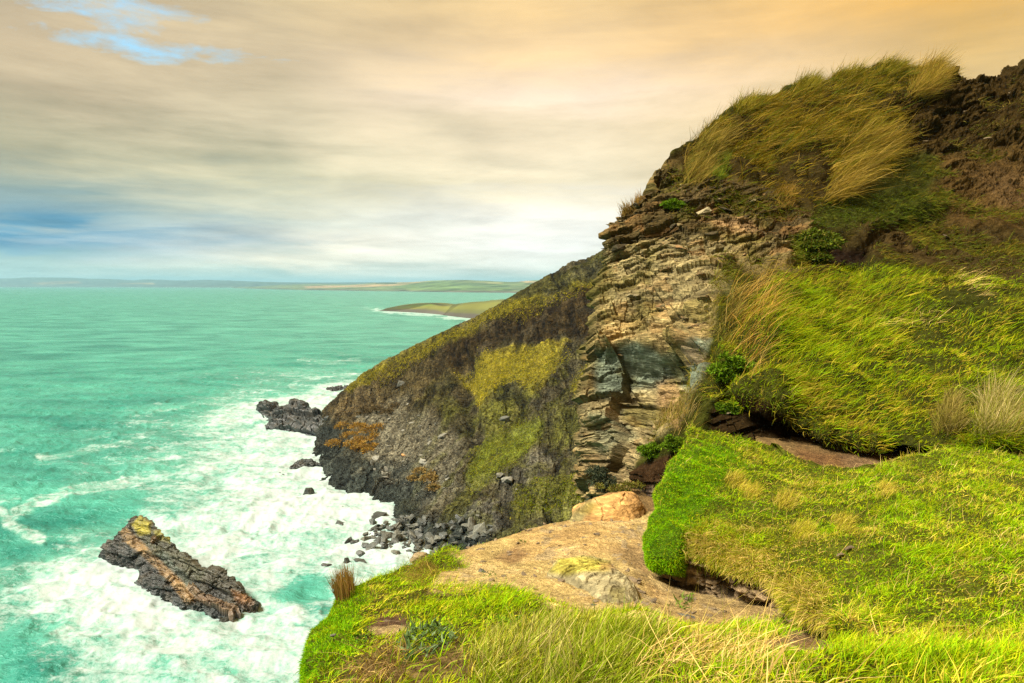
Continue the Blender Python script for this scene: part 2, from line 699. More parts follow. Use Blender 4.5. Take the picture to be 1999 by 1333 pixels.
def pxaz(px):
    return math.atan((px - 999.5) / F)


azn = math_node(wt, 'ADD', az, mapr(wt, nS, 0.25, 0.75, -0.16, 0.16))
c = mixc(wt, mapr(wt, azn, pxaz(100), pxaz(660), 0, 1), R1, R2)
c = mixc(wt, mapr(wt, az, pxaz(560), pxaz(1020), 0, 1), c, R3)
c = mixc(wt, mapr(wt, az, pxaz(1150), pxaz(1850), 0, 1), c, R4)
# lighter and heavier cloud
hi = N(wt, 'ShaderNodeVectorMath', operation='SCALE')
wt.links.new(c, hi.inputs[0])
ncl = math_node(wt, 'ADD', mapr(wt, nA, 0.3, 0.7, -0.17, 0.17), math_node(wt, 'ADD', mapr(wt, nB, 0.3, 0.7, -0.12, 0.12), mapr(wt, nS, 0.3, 0.7, -0.15, 0.15)))
wt.links.new(math_node(wt, 'MULTIPLY', math_node(wt, 'ADD', ncl, 1.10), 1 / (2 ** EXPO * 0.1)), hi.inputs['Scale'])
# blue sky through a rent in the cloud
sky = N(wt, 'ShaderNodeTexSky', sky_type='NISHITA')
sky.sun_disc = False
sky.sun_elevation = math.radians(SUN_EL)
sky.sun_rotation = math.radians(SUN_AZ)
skb = N(wt, 'ShaderNodeVectorMath', operation='MULTIPLY')
wt.links.new(sky.outputs[0], skb.inputs[0])
skb.inputs[1].default_value = (0.22, 0.33, 0.31)
nG = noise_node(wt, CLV, 3.6, 8, 0.66, 0.3)


def gap(px, py, saz, sel, lo, hi_):
    a0, e0 = pxaz(px), pyv(px, py)
    da = math_node(wt, 'DIVIDE', math_node(wt, 'SUBTRACT', az, a0), saz)
    de = math_node(wt, 'DIVIDE', math_node(wt, 'SUBTRACT', el, e0), sel)
    r2 = math_node(wt, 'ADD', math_node(wt, 'MULTIPLY', da, da), math_node(wt, 'MULTIPLY', de, de))
    g = math_node(wt, 'SUBTRACT', math_node(wt, 'ADD', nG, 0.12), math_node(wt, 'MULTIPLY', r2, 0.22))
    return mapr(wt, g, lo, hi_, 0, 1)


g1 = gap(250, 30, 0.12, 0.030, 0.46, 0.74)
g2 = gap(300, 92, 0.22, 0.024, 0.54, 0.84)
c = mixc(wt, math_node(wt, 'MAXIMUM', g1, g2), hi.outputs[0], skb.outputs[0])
wt.links.new(c, bg.inputs['Color'])

# ================================================================== the sea
FOAM = [(50, 600, 0), (400, 600, 0), (700, 620, .05), (900, 600, .12), (1000, 640, .1), (300, 690, .03), (30, 720, .05), (560, 690, .12), (780, 690, .15), (690, 705, .3), (100, 800, .10), (250, 770, .12), (400, 760, .3), (340, 800, .4),
        (470, 770, .55), (560, 760, .45), (620, 740, .5), (660, 760, .9), (480, 810, .85), (560, 790, .95), (430, 860, .7), (520, 880, .85), (600, 850, 1), (80, 880, .26), (200, 860, .34), (300, 850, .5), (180, 930, .42), (60, 950, .22), (300, 930, .6),
        (400, 930, .72), (500, 940, .88), (580, 940, .95), (640, 920, 1.05), (20, 1000, .28), (120, 1010, .20), (220, 1000, .3), (330, 1000, .62), (430, 1010, .85), (540, 1010, 1.0), (650, 990, 1.0), (740, 980, 1.0), (840, 1010, 1),
        (100, 1065, .35), (30, 1075, .3), (170, 1050, .6), (330, 1040, .85), (430, 1080, .95), (520, 1080, .75), (600, 1070, .8), (680, 1100, .95), (760, 1090, 1), (800, 1120, 1), (20, 1130, .6), (100, 1110, .9), (200, 1130, 1.05), (520, 1140, .8),
        (580, 1160, .35), (620, 1200, .5), (560, 1210, .9), (300, 1210, 1.05), (200, 1190, .98), (100, 1180, .9), (20, 1190, .6), (50, 1230, .42), (10, 1270, .25), (150, 1240, .8), (100, 1290, .4), (30, 1320, .15), (200, 1290, .75),
        (300, 1280, .85), (420, 1260, .85), (520, 1260, .95), (580, 1280, 1), (420, 1320, .75), (300, 1330, .65), (180, 1335, .55), (540, 1330, .75), (500, 1400, .6), (300, 1450, .5), (700, 1200, 1), (850, 1080, 1), (1000, 1100, 1), (1100, 560, .1)]
LINES = [([(585, 702), (640, 706), (700, 704)], 4, .65), ([(700, 733), (620, 737), (575, 745), (565, 752), (590, 760)], 4, .8), ([(660, 690), (760, 700)], 3, .5), ([(0, 882), (30, 876)], 4, .6), ([(75, 890), (170, 880), (255, 868)], 6, .75),
         ([(0, 1000), (10, 1022), (38, 1040), (70, 1054)], 9, .95), ([(5, 1015), (60, 985), (150, 955), (240, 938)], 9, .85), ([(60, 985), (110, 965), (200, 940)], 8, .5), ([(290, 802), (360, 797)], 4, .7),
         ([(160, 862), (215, 846)], 5, .65), ([(0, 975), (35, 972)], 6, .6), ([(215, 968), (260, 955)], 6, .6), ([(120, 965), (190, 940), (250, 940)], 7, .5), ([(730, 606), (760, 608), (850, 612), (870, 618), (915, 622)], 3.5, 1.0), ([(700, 600), (735, 606)], 2, .6),
         ([(60, 905), (130, 895)], 4, .5), ([(260, 1120), (330, 1185), (430, 1215), (505, 1205)], 16, .25)]
fr = np.array([[*S(x, y)[:2], v] for x, y, v in FOAM])


def foam_density(x, y, px, py):
    """foam on the water: nearest-points blend in a frame that shrinks with distance"""
    q = np.stack([np.arctan2(x, y) * 3.2, np.log(np.hypot(x, y)) * 2.0], -1)
    s = np.stack([np.arctan2(fr[:, 0], fr[:, 1]) * 3.2, np.log(np.hypot(fr[:, 0], fr[:, 1])) * 2.0], -1)
    num, dn = 0, 1e-9
    for k in range(len(s)):
        w = 1 / (np.sum((q - s[k]) ** 2, -1) + 0.0015) ** 2
        num = num + w * fr[k, 2]
        dn = dn + w
    f = num / dn
    for ln_, w, v in LINES:
        f = np.maximum(f, linew(px, py, ln_, w * 2.2) * v * .78)
    return f


dense = np.radians(np.linspace(-45, 14, 760))
coarse = np.radians(np.linspace(14, 315, 90)[1:-1])
azs = np.concatenate([dense, coarse])
rad = np.concatenate([[3, 15, 30], np.geomspace(40, 420, 560), np.geomspace(420, 26000, 130)[1:]])
AZ, RR = np.meshgrid(azs, rad)
sea = np.stack([np.sin(AZ) * RR, np.cos(AZ) * RR, np.zeros_like(RR)], -1)
fx, fy = proj(sea)
wob = np.stack([sea[..., 0], sea[..., 1], 0 * RR], -1)
front = (sea[..., 1] > 5)
wx = fx + fbm(wob, .09, 4, 61) * 14
wy = fy + fbm(wob, .11, 4, 62) * 7
foam = np.where(front & (np.abs(AZ) < 1.0), foam_density(sea[..., 0], np.maximum(sea[..., 1], 1), wx, wy), 0.0)
foam[:, 760:] = 0
fade = smooth(500, 120, RR)
w1 = fbm(wob * np.array([1, 1.6, 1]), .085, 3, 71)
w2 = ridged(wob * np.array([1, 1.5, 1]) + w1[..., None] * 3, .22, 3, 72)
w3 = fbm(wob, .8, 3, 73)
hgt = (w1 * .6 + w2 * .40 + w3 * .14) * fade + smooth(.5, .9, foam) * ridged(wob, .28, 4, 77) * .30 * fade
sea[..., 2] = np.where(RR < 41, 0, hgt)
o = mesh_np('sea', sea, grid_faces(*RR.shape, wrap=True), None, None, None, extra={'foam': foam})
tag(o, 'turquoise open sea with white foam breaking round the rocks', 'sea', kind='structure')

m, nt, b = nodes('sea_water')
at = N(nt, 'ShaderNodeAttribute', attribute_name='foam')
geo = N(nt, 'ShaderNodeNewGeometry')
pos = geo.outputs['Position']
rot = N(nt, 'ShaderNodeMapping')
rot.inputs['Rotation'].default_value = (0, 0, math.radians(28))
rot.inputs['Scale'].default_value = (1.0, 1.8, 1.0)
nt.links.new(pos, rot.inputs[0])
SV = rot.outputs[0]
f1 = noise_node(nt, SV, 0.12, 10, 0.70, 0.4)
f2 = noise_node(nt, SV, 0.55, 8, 0.72, 0.4)
f3 = noise_node(nt, pos, 2.6, 6, 0.7, 0.2)
fn = math_node(nt, 'ADD', math_node(nt, 'MULTIPLY', f1, 0.42), math_node(nt, 'ADD', math_node(nt, 'MULTIPLY', f2, 0.36), math_node(nt, 'MULTIPLY', f3, 0.22)))
fn = mapr(nt, fn, 0.36, 0.64, 0, 1, False)
thr = math_node(nt, 'SUBTRACT', 1.0, math_node(nt, 'MULTIPLY', at.outputs['Fac'], 0.96))
dif = math_node(nt, 'SUBTRACT', fn, thr)
fm = mapr(nt, dif, 0.0, 0.46, 0, 1)
fm = math_node(nt, 'POWER', fm, 0.8)
fm = math_node(nt, 'MULTIPLY', fm, mapr(nt, at.outputs['Fac'], 0.0, 0.25, 0.0, 1.0))
cam_d = vmath(nt, 'DISTANCE', pos, (0.0, 0.0, EYE))
dn_ = [x for x in nt.nodes if x.type == 'VECT_MATH'][-1].outputs['Value']
t1 = noise_node(nt, SV, 0.03, 6, 0.6, 0.8)
deep = mixc(nt, mapr(nt, t1, 0.35, 0.65, 0, 1), (0.004, 0.120, 0.090), (0.045, 0.245, 0.178))
aer = mixc(nt, mapr(nt, at.outputs['Fac'], 0.3, 1.0, 0, 0.8), deep, (0.12, 0.30, 0.22))
colr = mixc(nt, fm, aer, (0.30, 0.36, 0.345))
nt.links.new(colr, b.inputs['Base Color'])
nt.links.new(mapr(nt, fm, 0, 1, 0.34, 0.9), b.inputs['Roughness'])
b.inputs['IOR'].default_value = 1.33
nt.links.new(mapr(nt, fm, 0, 1, 0.6, 0.1), b.inputs['Specular IOR Level'])
b.inputs['Specular Tint'].default_value = (0.62, 1.0, 0.9, 1)
c1 = noise_node(nt, SV, 1.1, 6, 0.6, 0.6)
c2 = noise_node(nt, SV, 0.22, 6, 0.62, 0.6)
c3 = noise_node(nt, SV, 0.05, 4, 0.6, 0.4)
hh = math_node(nt, 'ADD', math_node(nt, 'MULTIPLY', c1, 0.6), math_node(nt, 'ADD', math_node(nt, 'MULTIPLY', c2, 1.5), math_node(nt, 'MULTIPLY', c3, 3.0)))
hh = math_node(nt, 'ADD', hh, math_node(nt, 'MULTIPLY', fm, 0.15))
bp = N(nt, 'ShaderNodeBump')
nt.links.new(mapr(nt, fm, 0, 1, 0.85, 0.22), bp.inputs['Strength'])
bp.inputs['Distance'].default_value = 0.5
nt.links.new(hh, bp.inputs['Height'])
nt.links.new(bp.outputs[0], b.inputs['Normal'])
o.data.materials.append(m)

# ================================================================== far coast
def ridge_land(name, base, top, back, n, m, rough, paint, label, kind='structure', cat='hills', mat=None, warp=3, amp=1.0, base_col=(.1, .13, .03), scale=.01):
    rows = [[b_ + np.array([0, -1, -3.0]) for b_ in base], base, [b_ * .5 + t_ * .5 + np.array([0, 0, rough * .1 * (t_[2] + 3)]) for b_, t_ in zip(base, top)], top,
            [t_ + np.array([0, back, -t_[2] * .4]) for t_ in top], [t_ + np.array([0, back * 2.2, -t_[2] - 4]) for t_ in top]]
    G = loft(rows, n, m)
    z = G[..., 2]
    G[..., 2] += fbm(G, scale, 5, 11) * amp * smooth(0, 10 * amp, z + 2)
    L = Land(G, (0, 0, 3000))
    L.paint(base_col, paint, warp, scale)
    o = mesh_np(name, L.G, grid_faces(n, m), None, L.col, mat or M_FAR)
    return tag(o, label, cat, kind=kind)


FB = [(-400, 560.0), (0, 560.2), (250, 560.6), (450, 561.2), (620, 562.5), (820, 563.5), (1300, 564)]
FT = [(-400, 541), (0, 544), (60, 542), (120, 541.5), (160, 544), (210, 545), (255, 548.5), (290, 546), (350, 548), (410, 546.5), (470, 549), (600, 551), (760, 551), (1300, 551)]
base = [S(x, y) for x, y in FB]
top = [P(x, y, 11500) for x, y in FT]
base = list(crspline(base, 60))
top = list(crspline(top, 60))
ridge_land('hills', base, top, 3000, 50, 400, 1, [([(60, 552), (150, 549), (160, 553), (80, 556)], (.12, .10, .05), 2), ([(230, 553), (300, 551), (300, 555)], (.2, .17, .08), 2), ([(-100, 557), (600, 559), (600, 570), (-100, 565)], (.05, .07, .05), 1.5)],
           'long low blue hazy hills on the left horizon', amp=14, base_col=(.035, .06, .045), scale=.0012, warp=2)
NB = [(455, 562.0), (520, 564), (600, 566), (700, 567.5), (800, 569), (900, 570.5), (1000, 571.5), (1080, 572.5), (1300, 575)]
NT = [(450, 560.5), (540, 556.5), (620, 554), (690, 555), (740, 552), (800, 551), (850, 547.5), (900, 547), (950, 548.5), (1000, 550), (1050, 546.5), (1100, 543), (1300, 540)]
base = list(crspline([S(x, y) for x, y in NB], 80))
top = [P(x, y, b_[1] * 1.45) for (x, y), b_ in zip(crspline(NT, 80), base)]
ridge_land('hills', base, top, 1500, 60, 500, 1,
           [([(590, 559), (700, 556), (790, 554), (840, 552.5), (830, 556), (720, 560), (600, 563)], (.22, .165, .085), 1.5), ([(720, 552.5), (840, 549), (850, 551), (740, 554)], (.26, .20, .09), 1), ([(890, 550.5), (980, 552), (985, 554.5), (900, 553.5)], (.22, .165, .09), 1),
            ([(1000, 549), (1060, 548), (1060, 551)], (.3, .22, .12), 1), ([(840, 549), (990, 553), (1000, 568), (820, 566), (760, 560)], (.065, .105, .035), 2), ([(735, 551), (775, 551), (775, 553.5), (735, 554)], (.03, .05, .02), 1),
            ([(880, 556), (1050, 558), (1050, 560), (880, 558)], (.045, .075, .03), .8), ([(440, 562), (700, 566.2), (1000, 569.5), (1300, 572), (1300, 580), (440, 568)], (.07, .065, .05), .8)],
           'low green coast with tan fields across the bay', amp=4, base_col=(.08, .11, .045), scale=.004, warp=2)
# low islet point
IB = [(738, 606.5), (770, 608), (810, 610), (850, 613), (872, 616), (905, 620), (940, 623), (1010, 628), (1100, 632)]
IT = [(742, 604), (775, 597.5), (800, 594.5), (840, 593.5), (868, 597.5), (900, 592.5), (950, 588), (990, 584), (1100, 578)]
base = list(crspline([S(x, y) for x, y in IB], 70))
top = [P(x, y, b_[1] * 1.16) for (x, y), b_ in zip(crspline(IT, 70), base)]
ridge_land('headland', base, top, 160, 70, 420, 4,
           [([(770, 600), (840, 596.5), (880, 599), (940, 592), (1100, 582), (1100, 604), (960, 606), (880, 604), (840, 603), (790, 603.5)], (.095, .10, .025), 2.5), ([(725, 604), (790, 603.5), (850, 606), (880, 610), (940, 614), (1100, 616), (1100, 640), (725, 640)], (.055, .05, .04), 2),
            ([(780, 597), (845, 595), (850, 598), (790, 600)], (.075, .105, .025), 2)],
           'low green point with dark cliffs and surf in the bay', amp=4.0, base_col=(.07, .075, .025), scale=.03, warp=4, cat='headland')

# the air: one even box of haze round land and sea
bm = bmesh.new()
bmesh.ops.create_cube(bm, size=1)
for v in bm.verts:
    v.co = Vector((v.co.x * 56000, v.co.y * 56000, -6 + (v.co.z + .5) * 205))
me = bpy.data.meshes.new('haze')
bm.to_mesh(me)
bm.free()
hz = bpy.data.objects.new('haze', me)
COL.objects.link(hz)
tag(hz, 'pale blue sea haze over the bay', 'haze', kind='stuff')
m = bpy.data.materials.new('haze_air')
m.use_nodes = True
nt = m.node_tree
nt.nodes.remove(nt.nodes['Principled BSDF'])
pv = N(nt, 'ShaderNodeVolumePrincipled')
pv.inputs['Color'].default_value = (0.32, 0.62, 0.80, 1)
pv.inputs['Density'].default_value = 0.00009
nt.links.new(pv.outputs[0], nt.nodes['Material Output'].inputs['Volume'])
me.materials.append(m)
# ================================================================== the headland across the cove
HB = [(632, 846), (607, 880), (655, 928), (735, 968), (792, 1004), (842, 1056), (960, 1086), (1060, 1100), (1170, 1112), (1300, 1125)]
HT = [(628, 806, 141), (655, 777, 141), (700, 741, 141), (760, 703, 140), (830, 665, 139), (910, 625, 137), (1000, 576, 133), (1090, 531, 129), (1190, 486, 125), (1310, 436, 118)]
K = 240
b_ = crspline([S(x, y, 0.0) for x, y in HB], K)
t_ = crspline([P(*q) for q in HT], K)
rows = [b_ + np.array([-3, -5, -4.0]), b_]
for f in (.18, .36, .52, .68, .84):
    q = b_ * (1 - f) + t_ * f
    q[:, 2] -= 2.6 * math.sin(math.pi * f) * smooth(0, 14, t_[:, 2] - 2)
    rows.append(q)
rows.append(t_)
R = np.stack(rows)
back = away(t_, [(3, .6, 0), (10, 4, 1), (26, 14, 3), (60, 48, 6)])
Rv = crspline(R, 420)
Bk = crspline(np.stack([t_] + back), 40)[1:]
G = np.concatenate([Rv, Bk])
G = crspline(G.swapaxes(0, 1), 560).swapaxes(0, 1)
# the seaward tip turns away behind
E = G[:, 0]
tip = away(E, [(5, .8, .5), (14, 3, 3), (32, 14, 9)])
tipg = crspline(np.stack([E] + tip), 30)[1:][::-1].swapaxes(0, 1)
G = np.concatenate([tipg, G], 1)
H = Land(G, (-60, 40, 120))
rock = 1 - 0.75 * np.maximum.reduce([H.mask(p, 13, 30, .09) for p in (
    [(903, 740), (945, 690), (1024, 680), (1117, 685), (1085, 727), (1043, 764), (992, 750), (945, 796), (931, 782)],
    [(1117, 740), (1168, 694), (1182, 740), (1131, 759)],
    [(936, 866), (1005, 824), (1066, 820), (1061, 866), (1001, 913), (926, 973), (922, 922)])])
scree = H.mask([(715, 800), (790, 775), (870, 830), (905, 880), (900, 960), (840, 1000), (760, 940), (690, 860)], 18, 26, .11)
crag = np.clip(rock - .6 * scree, .15, 1)
big = fbm(G, .05, 4, 101) * 2.0 + ridged(G, .13, 4, 102) * .8
v1, g1_ = strata(G, (.55, -.35, .75), 1.5, 5, 111)
v2, g2_ = strata(G, (.5, -.4, .76), .55, 1.6, 112)
small = (v1 - .5) * .8 - g1_ * .15 + (v2 - .5) * .6 - g2_ * .12 + ridged(G, .38, 5, 103) * .95 + ridged(G, 1.2, 3, 104) * .3
v3, g3_ = strata(G, (.2, -.3, .93), .4, .55, 113)
d = big * (.45 + .55 * crag) + small * crag * .7 + (v3 - .5) * .5 * scree + ridged(G, .9, 4, 109) * .25
# ribs and runnels slanting down the slope
rib = ridged(np.stack([H.px + .75 * H.py, .12 * (H.py - H.px), 0 * H.px], -1) / 46.0, 1.0, 3, 121)
d += rib * .10 * (.4 + .6 * crag)
# a gully running down behind the scree
gl = linew(H.px, H.py, [(905, 700), (915, 780), (930, 850)], 26)
d -= gl * 1.8
edge = np.ones(G.shape[0])
rowi = np.arange(G.shape[0])
keep = 1 - .6 * np.exp(-((rowi - 425) / 34.0) ** 2)
H.G = G + H.N * (d * keep[:, None])[..., None]
H.finish()
H.px, H.py = proj(G)
ROCKC = (.036, .031, .015)
H.paint(ROCKC, [
    ([(640, 800), (700, 745), (760, 735), (800, 780), (760, 830), (690, 830), (640, 850)], (0.0647, 0.0475, 0.0198), 16),
    ([(700, 745), (800, 690), (900, 650), (900, 760), (880, 880), (800, 800)], (0.0436, 0.0337, 0.0132), 22),
    ([(870, 664), (960, 604), (1040, 585), (1190, 560), (1168, 690), (1120, 675), (1000, 672), (920, 692), (850, 735)], (0.0238, 0.0158, 0.0053), 14),
    ([(720, 800), (790, 775), (870, 830), (905, 880), (900, 960), (840, 1000), (760, 940), (690, 860)], (.095, .086, .055), 16),
    ([(985, 955), (1060, 880), (1100, 890), (1060, 950), (1010, 1010), (960, 1040)], (0.0647, 0.0594, 0.0403), 12),
    ([(940, 600), (1000, 571), (1090, 526), (1230, 460), (1230, 550), (1180, 545), (1060, 574), (975, 598)], (0.0323, 0.0304, 0.0073), 6),
    ([(1185, 540), (1060, 572), (950, 604), (850, 655), (760, 700), (680, 752), (690, 770), (770, 722), (860, 682), (950, 632), (1040, 600), (1180, 562)], (0.0838, 0.0733, 0.0066), 7, .85),
    ([(903, 740), (945, 690), (1024, 680), (1117, 685), (1085, 727), (1043, 764), (992, 750), (945, 796), (931, 782)], (0.1354, 0.1131, 0.0116), 6, .95),
    ([(1117, 740), (1168, 694), (1182, 740), (1131, 759)], (0.1003, 0.0838, 0.0086), 6, .95),
    ([(936, 866), (1005, 824), (1066, 820), (1061, 866), (1001, 913), (926, 973), (922, 922)], (0.0837, 0.0990, 0.0099), 9, .9),
    ([(925, 800), (985, 790), (1040, 800), (1000, 830), (940, 850)], (0.0594, 0.0568, 0.0099), 10, .8),
    ([(1085, 968), (1131, 936), (1175, 940), (1180, 990), (1110, 1030), (1005, 1035), (1015, 973), (1060, 940)], (0.0568, 0.0568, 0.0086), 10, .85),
    ([(1080, 790), (1140, 770), (1160, 830), (1110, 880), (1070, 860)], (0.0462, 0.0442, 0.0106), 12, .7),
    ([(855, 790), (885, 770), (890, 810), (865, 830)], (0.0647, 0.0647, 0.0106), 8, .7),
    ([(800, 1040), (840, 1010), (960, 990), (1010, 1060), (960, 1100), (840, 1090)], (0.0462, 0.0436, 0.0323), 12),
], 30, .11)
# lichen flecks and dark wet rock above the waterline
zz = H.G[..., 2]
wet = smooth(4.5, .8, zz + fbm(H.G, .12, 3, 120) * 3.0)[..., None]
H.col = H.col * (1 - wet * .85) + np.array([.020, .026, .023]) * wet * .85
cav = ((v1 - .5) * .7 + (v2 - .5) * .6)[..., None]  # crevice dirt and shade put into the colour: recessed slabs darker, jutting ones lighter
run = (smooth(.15, .6, rib) * smooth(760, 900, H.px) * smooth(700, 800, H.py) * .6)[..., None]
H.col = H.col * (1 - run) + np.array([.06, .062, .010]) * run
gr = (smooth(.1, .5, fbm(H.G, .22, 4, 140)) * .65 * np.maximum(.25, scree))[..., None]
H.col = H.col * (1 - gr) + np.array([.115, .105, .070]) * gr
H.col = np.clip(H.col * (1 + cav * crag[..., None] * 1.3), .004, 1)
moss = (smooth(.08, .32, fbm(H.G, .35, 4, 130)) * smooth(880, 960, H.px) * smooth(640, 760, H.py) * .45)[..., None]
H.col = H.col * (1 - moss) + np.array([.075, .075, .010]) * moss
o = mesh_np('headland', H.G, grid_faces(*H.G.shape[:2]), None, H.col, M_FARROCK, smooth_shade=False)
tag(o, 'dark rocky headland with yellow grass patches sloping down to the sea', 'headland', kind='structure')

# grass on its slopes
rg = np.random.default_rng(41)
dn = np.maximum.reduce([H.mask(p, 13, 30, .09) for p in (
    [(903, 740), (945, 690), (1024, 680), (1117, 685), (1085, 727), (1043, 764), (992, 750), (945, 796), (931, 782)],
    [(1117, 740), (1168, 694), (1182, 740), (1131, 759)],
    [(1185, 552), (1060, 582), (950, 612), (850, 660), (760, 706), (690, 752), (694, 764), (770, 718), (860, 674), (950, 626), (1040, 598), (1180, 566)])])
p, nn, _ = sample(H, dn, 55000, rg)
o = blades('grass', p, nn, (.12, .35), (.07, .14), (.5, .1, .1), .45, [(.29, .245, .005), (.24, .23, .005), (.33, .26, .014), (.13, .13, .008)], [4, 3, 3, 1], rg, seg=1)
tag(o, 'yellow grass patches on the upper slopes of the dark headland', 'grass', kind='stuff')
dn = np.maximum.reduce([H.mask(p, 14, 30, .09) for p in (
    [(936, 866), (1005, 824), (1066, 820), (1061, 866), (1001, 913), (926, 973), (922, 922)],
    [(1085, 968), (1131, 936), (1175, 940), (1180, 990), (1110, 1030), (1005, 1035), (1015, 973), (1060, 940)])])
p, nn, _ = sample(H, dn, 30000, rg)
o = blades('grass', p, nn, (.12, .32), (.05, .10), (.4, .1, .1), .45, [(.155, .19, .006), (.19, .185, .008), (.11, .135, .005), (.22, .19, .014)], [4, 3, 2, 1], rg, seg=1)
tag(o, 'green moss and short grass down the lower headland beside the scree', 'grass', kind='stuff')
# ================================================================== the near hill: rock face on its left, grass and earth on its right
HILL = [
    [(1130, 1150, 12.5), (1190, 1120, 11.5), (1260, 1060, 10.8), (1340, 980, 10.3), (1450, 930, 10.0), (1600, 930, 9.5), (1800, 925, 9.0), (2000, 928, 8.5), (2250, 930, 8.0)],
    [(1142, 950, 13.2), (1200, 950, 12.2), (1262, 925, 11.0), (1350, 862, 10.5), (1440, 838, 10.15), (1600, 884, 9.6), (1800, 892, 9.1), (2000, 896, 8.5), (2250, 900, 8.0)],
    [(1147, 880, 13.5), (1205, 866, 12.8), (1275, 840, 11.5), (1360, 800, 10.75), (1460, 792, 10.4), (1610, 855, 9.85), (1800, 872, 9.3), (2000, 876, 8.7), (2250, 880, 8.1)],
    [(1142, 805, 13.7), (1215, 795, 13.2), (1300, 780, 12.2), (1385, 752, 11.1), (1485, 762, 10.15), (1600, 836, 9.45), (1760, 866, 8.9), (2000, 868, 8.3), (2250, 870, 7.9)],
    [(1167, 720, 14.3), (1240, 715, 13.8), (1315, 705, 13.0), (1400, 690, 12.0), (1500, 702, 11.0), (1640, 770, 10.2), (1800, 795, 9.7), (2000, 800, 9.2), (2250, 800, 8.6)],
    [(1171, 620, 15.2), (1260, 612, 14.7), (1340, 602, 14.0), (1420, 592, 13.2), (1520, 602, 12.5), (1660, 650, 12.1), (1820, 665, 11.7), (2000, 665, 11.2), (2250, 665, 10.4)],
    [(1188, 530, 16.2), (1270, 525, 15.7), (1360, 520, 15.2), (1450, 520, 15.0), (1550, 530, 14.8), (1680, 545, 14.6), (1830, 562, 14.2), (2000, 560, 13.7), (2250, 550, 13)],
    [(1191, 462, 16.6), (1280, 450, 16.3), (1380, 445, 16.2), (1470, 450, 16.3), (1560, 462, 16.4), (1690, 475, 16.5), (1840, 490, 16.4), (2000, 485, 16.1), (2250, 470, 15.5)],
    [(1225, 393, 17.4), (1310, 385, 17.2), (1400, 380, 17.4), (1490, 380, 17.8), (1590, 380, 18.2), (1720, 390, 18.6), (1860, 400, 18.7), (2000, 400, 18.5), (2250, 400, 18)],
    [(1300, 309, 18.6), (1370, 308, 18.7), (1450, 300, 19), (1540, 295, 19.6), (1640, 290, 20.2), (1760, 290, 20.8), (1890, 300, 21), (2000, 305, 20.9), (2250, 310, 20.5)],
    [(1368, 259, 20), (1430, 246, 20.3), (1510, 232, 20.9), (1600, 216, 21.6), (1690, 206, 22.4), (1800, 206, 23), (1920, 216, 23.4), (2000, 220, 23.4), (2250, 230, 23)],
    [(1437, 213, 22), (1500, 192, 22.5), (1570, 170, 23.1), (1650, 148, 24), (1740, 138, 25), (1830, 142, 25.6), (1920, 156, 26), (2000, 138, 26.4), (2250, 110, 26)],
]
rows = [crspline([P(*q) for q in r], 300) for r in HILL]
low = [rows[0] + np.array([.2, .3, -26.0]), rows[0] + np.array([.1, .15, -9.0]), rows[0] + np.array([.02, .05, -2.5])]
cr = away(rows[-1], [(1.0, .10, 0), (3, .8, 0), (8, 3.5, 0), (20, 12, 0)])
G = crspline(np.stack(rows), 560)
G = np.concatenate([crspline(np.stack(low + [rows[0]]), 60)[:-1], G, crspline(np.stack([rows[-1]] + cr), 50)[1:]])
G = crspline(G.swapaxes(0, 1), 620).swapaxes(0, 1)
E = G[:, 0]
bk = away(E, [(.8, .1, .15), (3, 1.2, .6), (8, 5, 2), (16, 14, 5)])
G = np.concatenate([crspline(np.stack([E] + bk), 50)[1:][::-1].swapaxes(0, 1), G], 1)
hill = Land(G, (-8, 2, 34))
hill.N = grid_normals(G, (-8, 2, 34))
ROCKP = [(1100, 1000), (1130, 800), (1150, 600), (1170, 440), (1220, 380), (1290, 300), (1330, 330), (1420, 350), (1520, 385), (1600, 440), (1570, 520), (1480, 535), (1440, 520), (1400, 560), (1395, 640), (1350, 760), (1320, 800), (1270, 850), (1230, 920), (1210, 1010)]
DARKR = [(1740, 200), (1850, 130), (1930, 140), (2080, 110), (2250, 100), (2250, 300), (1960, 300), (1880, 290), (1760, 300), (1710, 260)]
EARTH = [(1830, 300), (1960, 290), (2250, 300), (2250, 470), (1960, 440), (1840, 430), (1830, 370)]
BANK = [(1385, 800), (1420, 770), (1500, 792), (1560, 842), (1640, 880), (1760, 892), (1880, 878), (1880, 940), (1400, 940), (1380, 850)]
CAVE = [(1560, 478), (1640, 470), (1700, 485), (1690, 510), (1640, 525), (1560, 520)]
DIRT2 = [(1690, 440), (1800, 420), (1900, 450), (2050, 480), (2250, 490), (2250, 540), (1950, 545), (1850, 530), (1760, 500), (1700, 480)]
SOIL = [(1235, 920), (1270, 905), (1340, 880), (1370, 900), (1330, 1000), (1240, 1060), (1220, 980)]
rk = hill.mask(ROCKP, 16, 22, .8)
dk = hill.mask(DARKR, 18, 24, .8)
ea = hill.mask(EARTH, 20, 24, .8)
bk_ = hill.mask(BANK, 8, 10, 1.2)
cv = hill.mask(CAVE, 26, 22, 1.2)
d2 = hill.mask(DIRT2, 14, 18, .9)
so = hill.mask(SOIL, 8, 8, 1.2)
soft = np.clip(1 - np.maximum.reduce([rk, dk * .9, ea * .8, bk_, d2 * .8, so]), 0, 1)
bd = unit([-.28, .12, 1.0])
v1, q1 = strata(G, bd, .55, 1.9, 201, .08)
v2, q2 = strata(G, bd, .19, .75, 202, .10)
v3, q3 = strata(G, unit([-.33, .1, 1]), .075, .42, 203, .15)
vb, qb = strata(G, unit([-.9, -.2, .5]), 1.3, 1.8, 204)
lower = smooth(640, 720, hill.py)          # massive rock lower down, thin shattered beds above
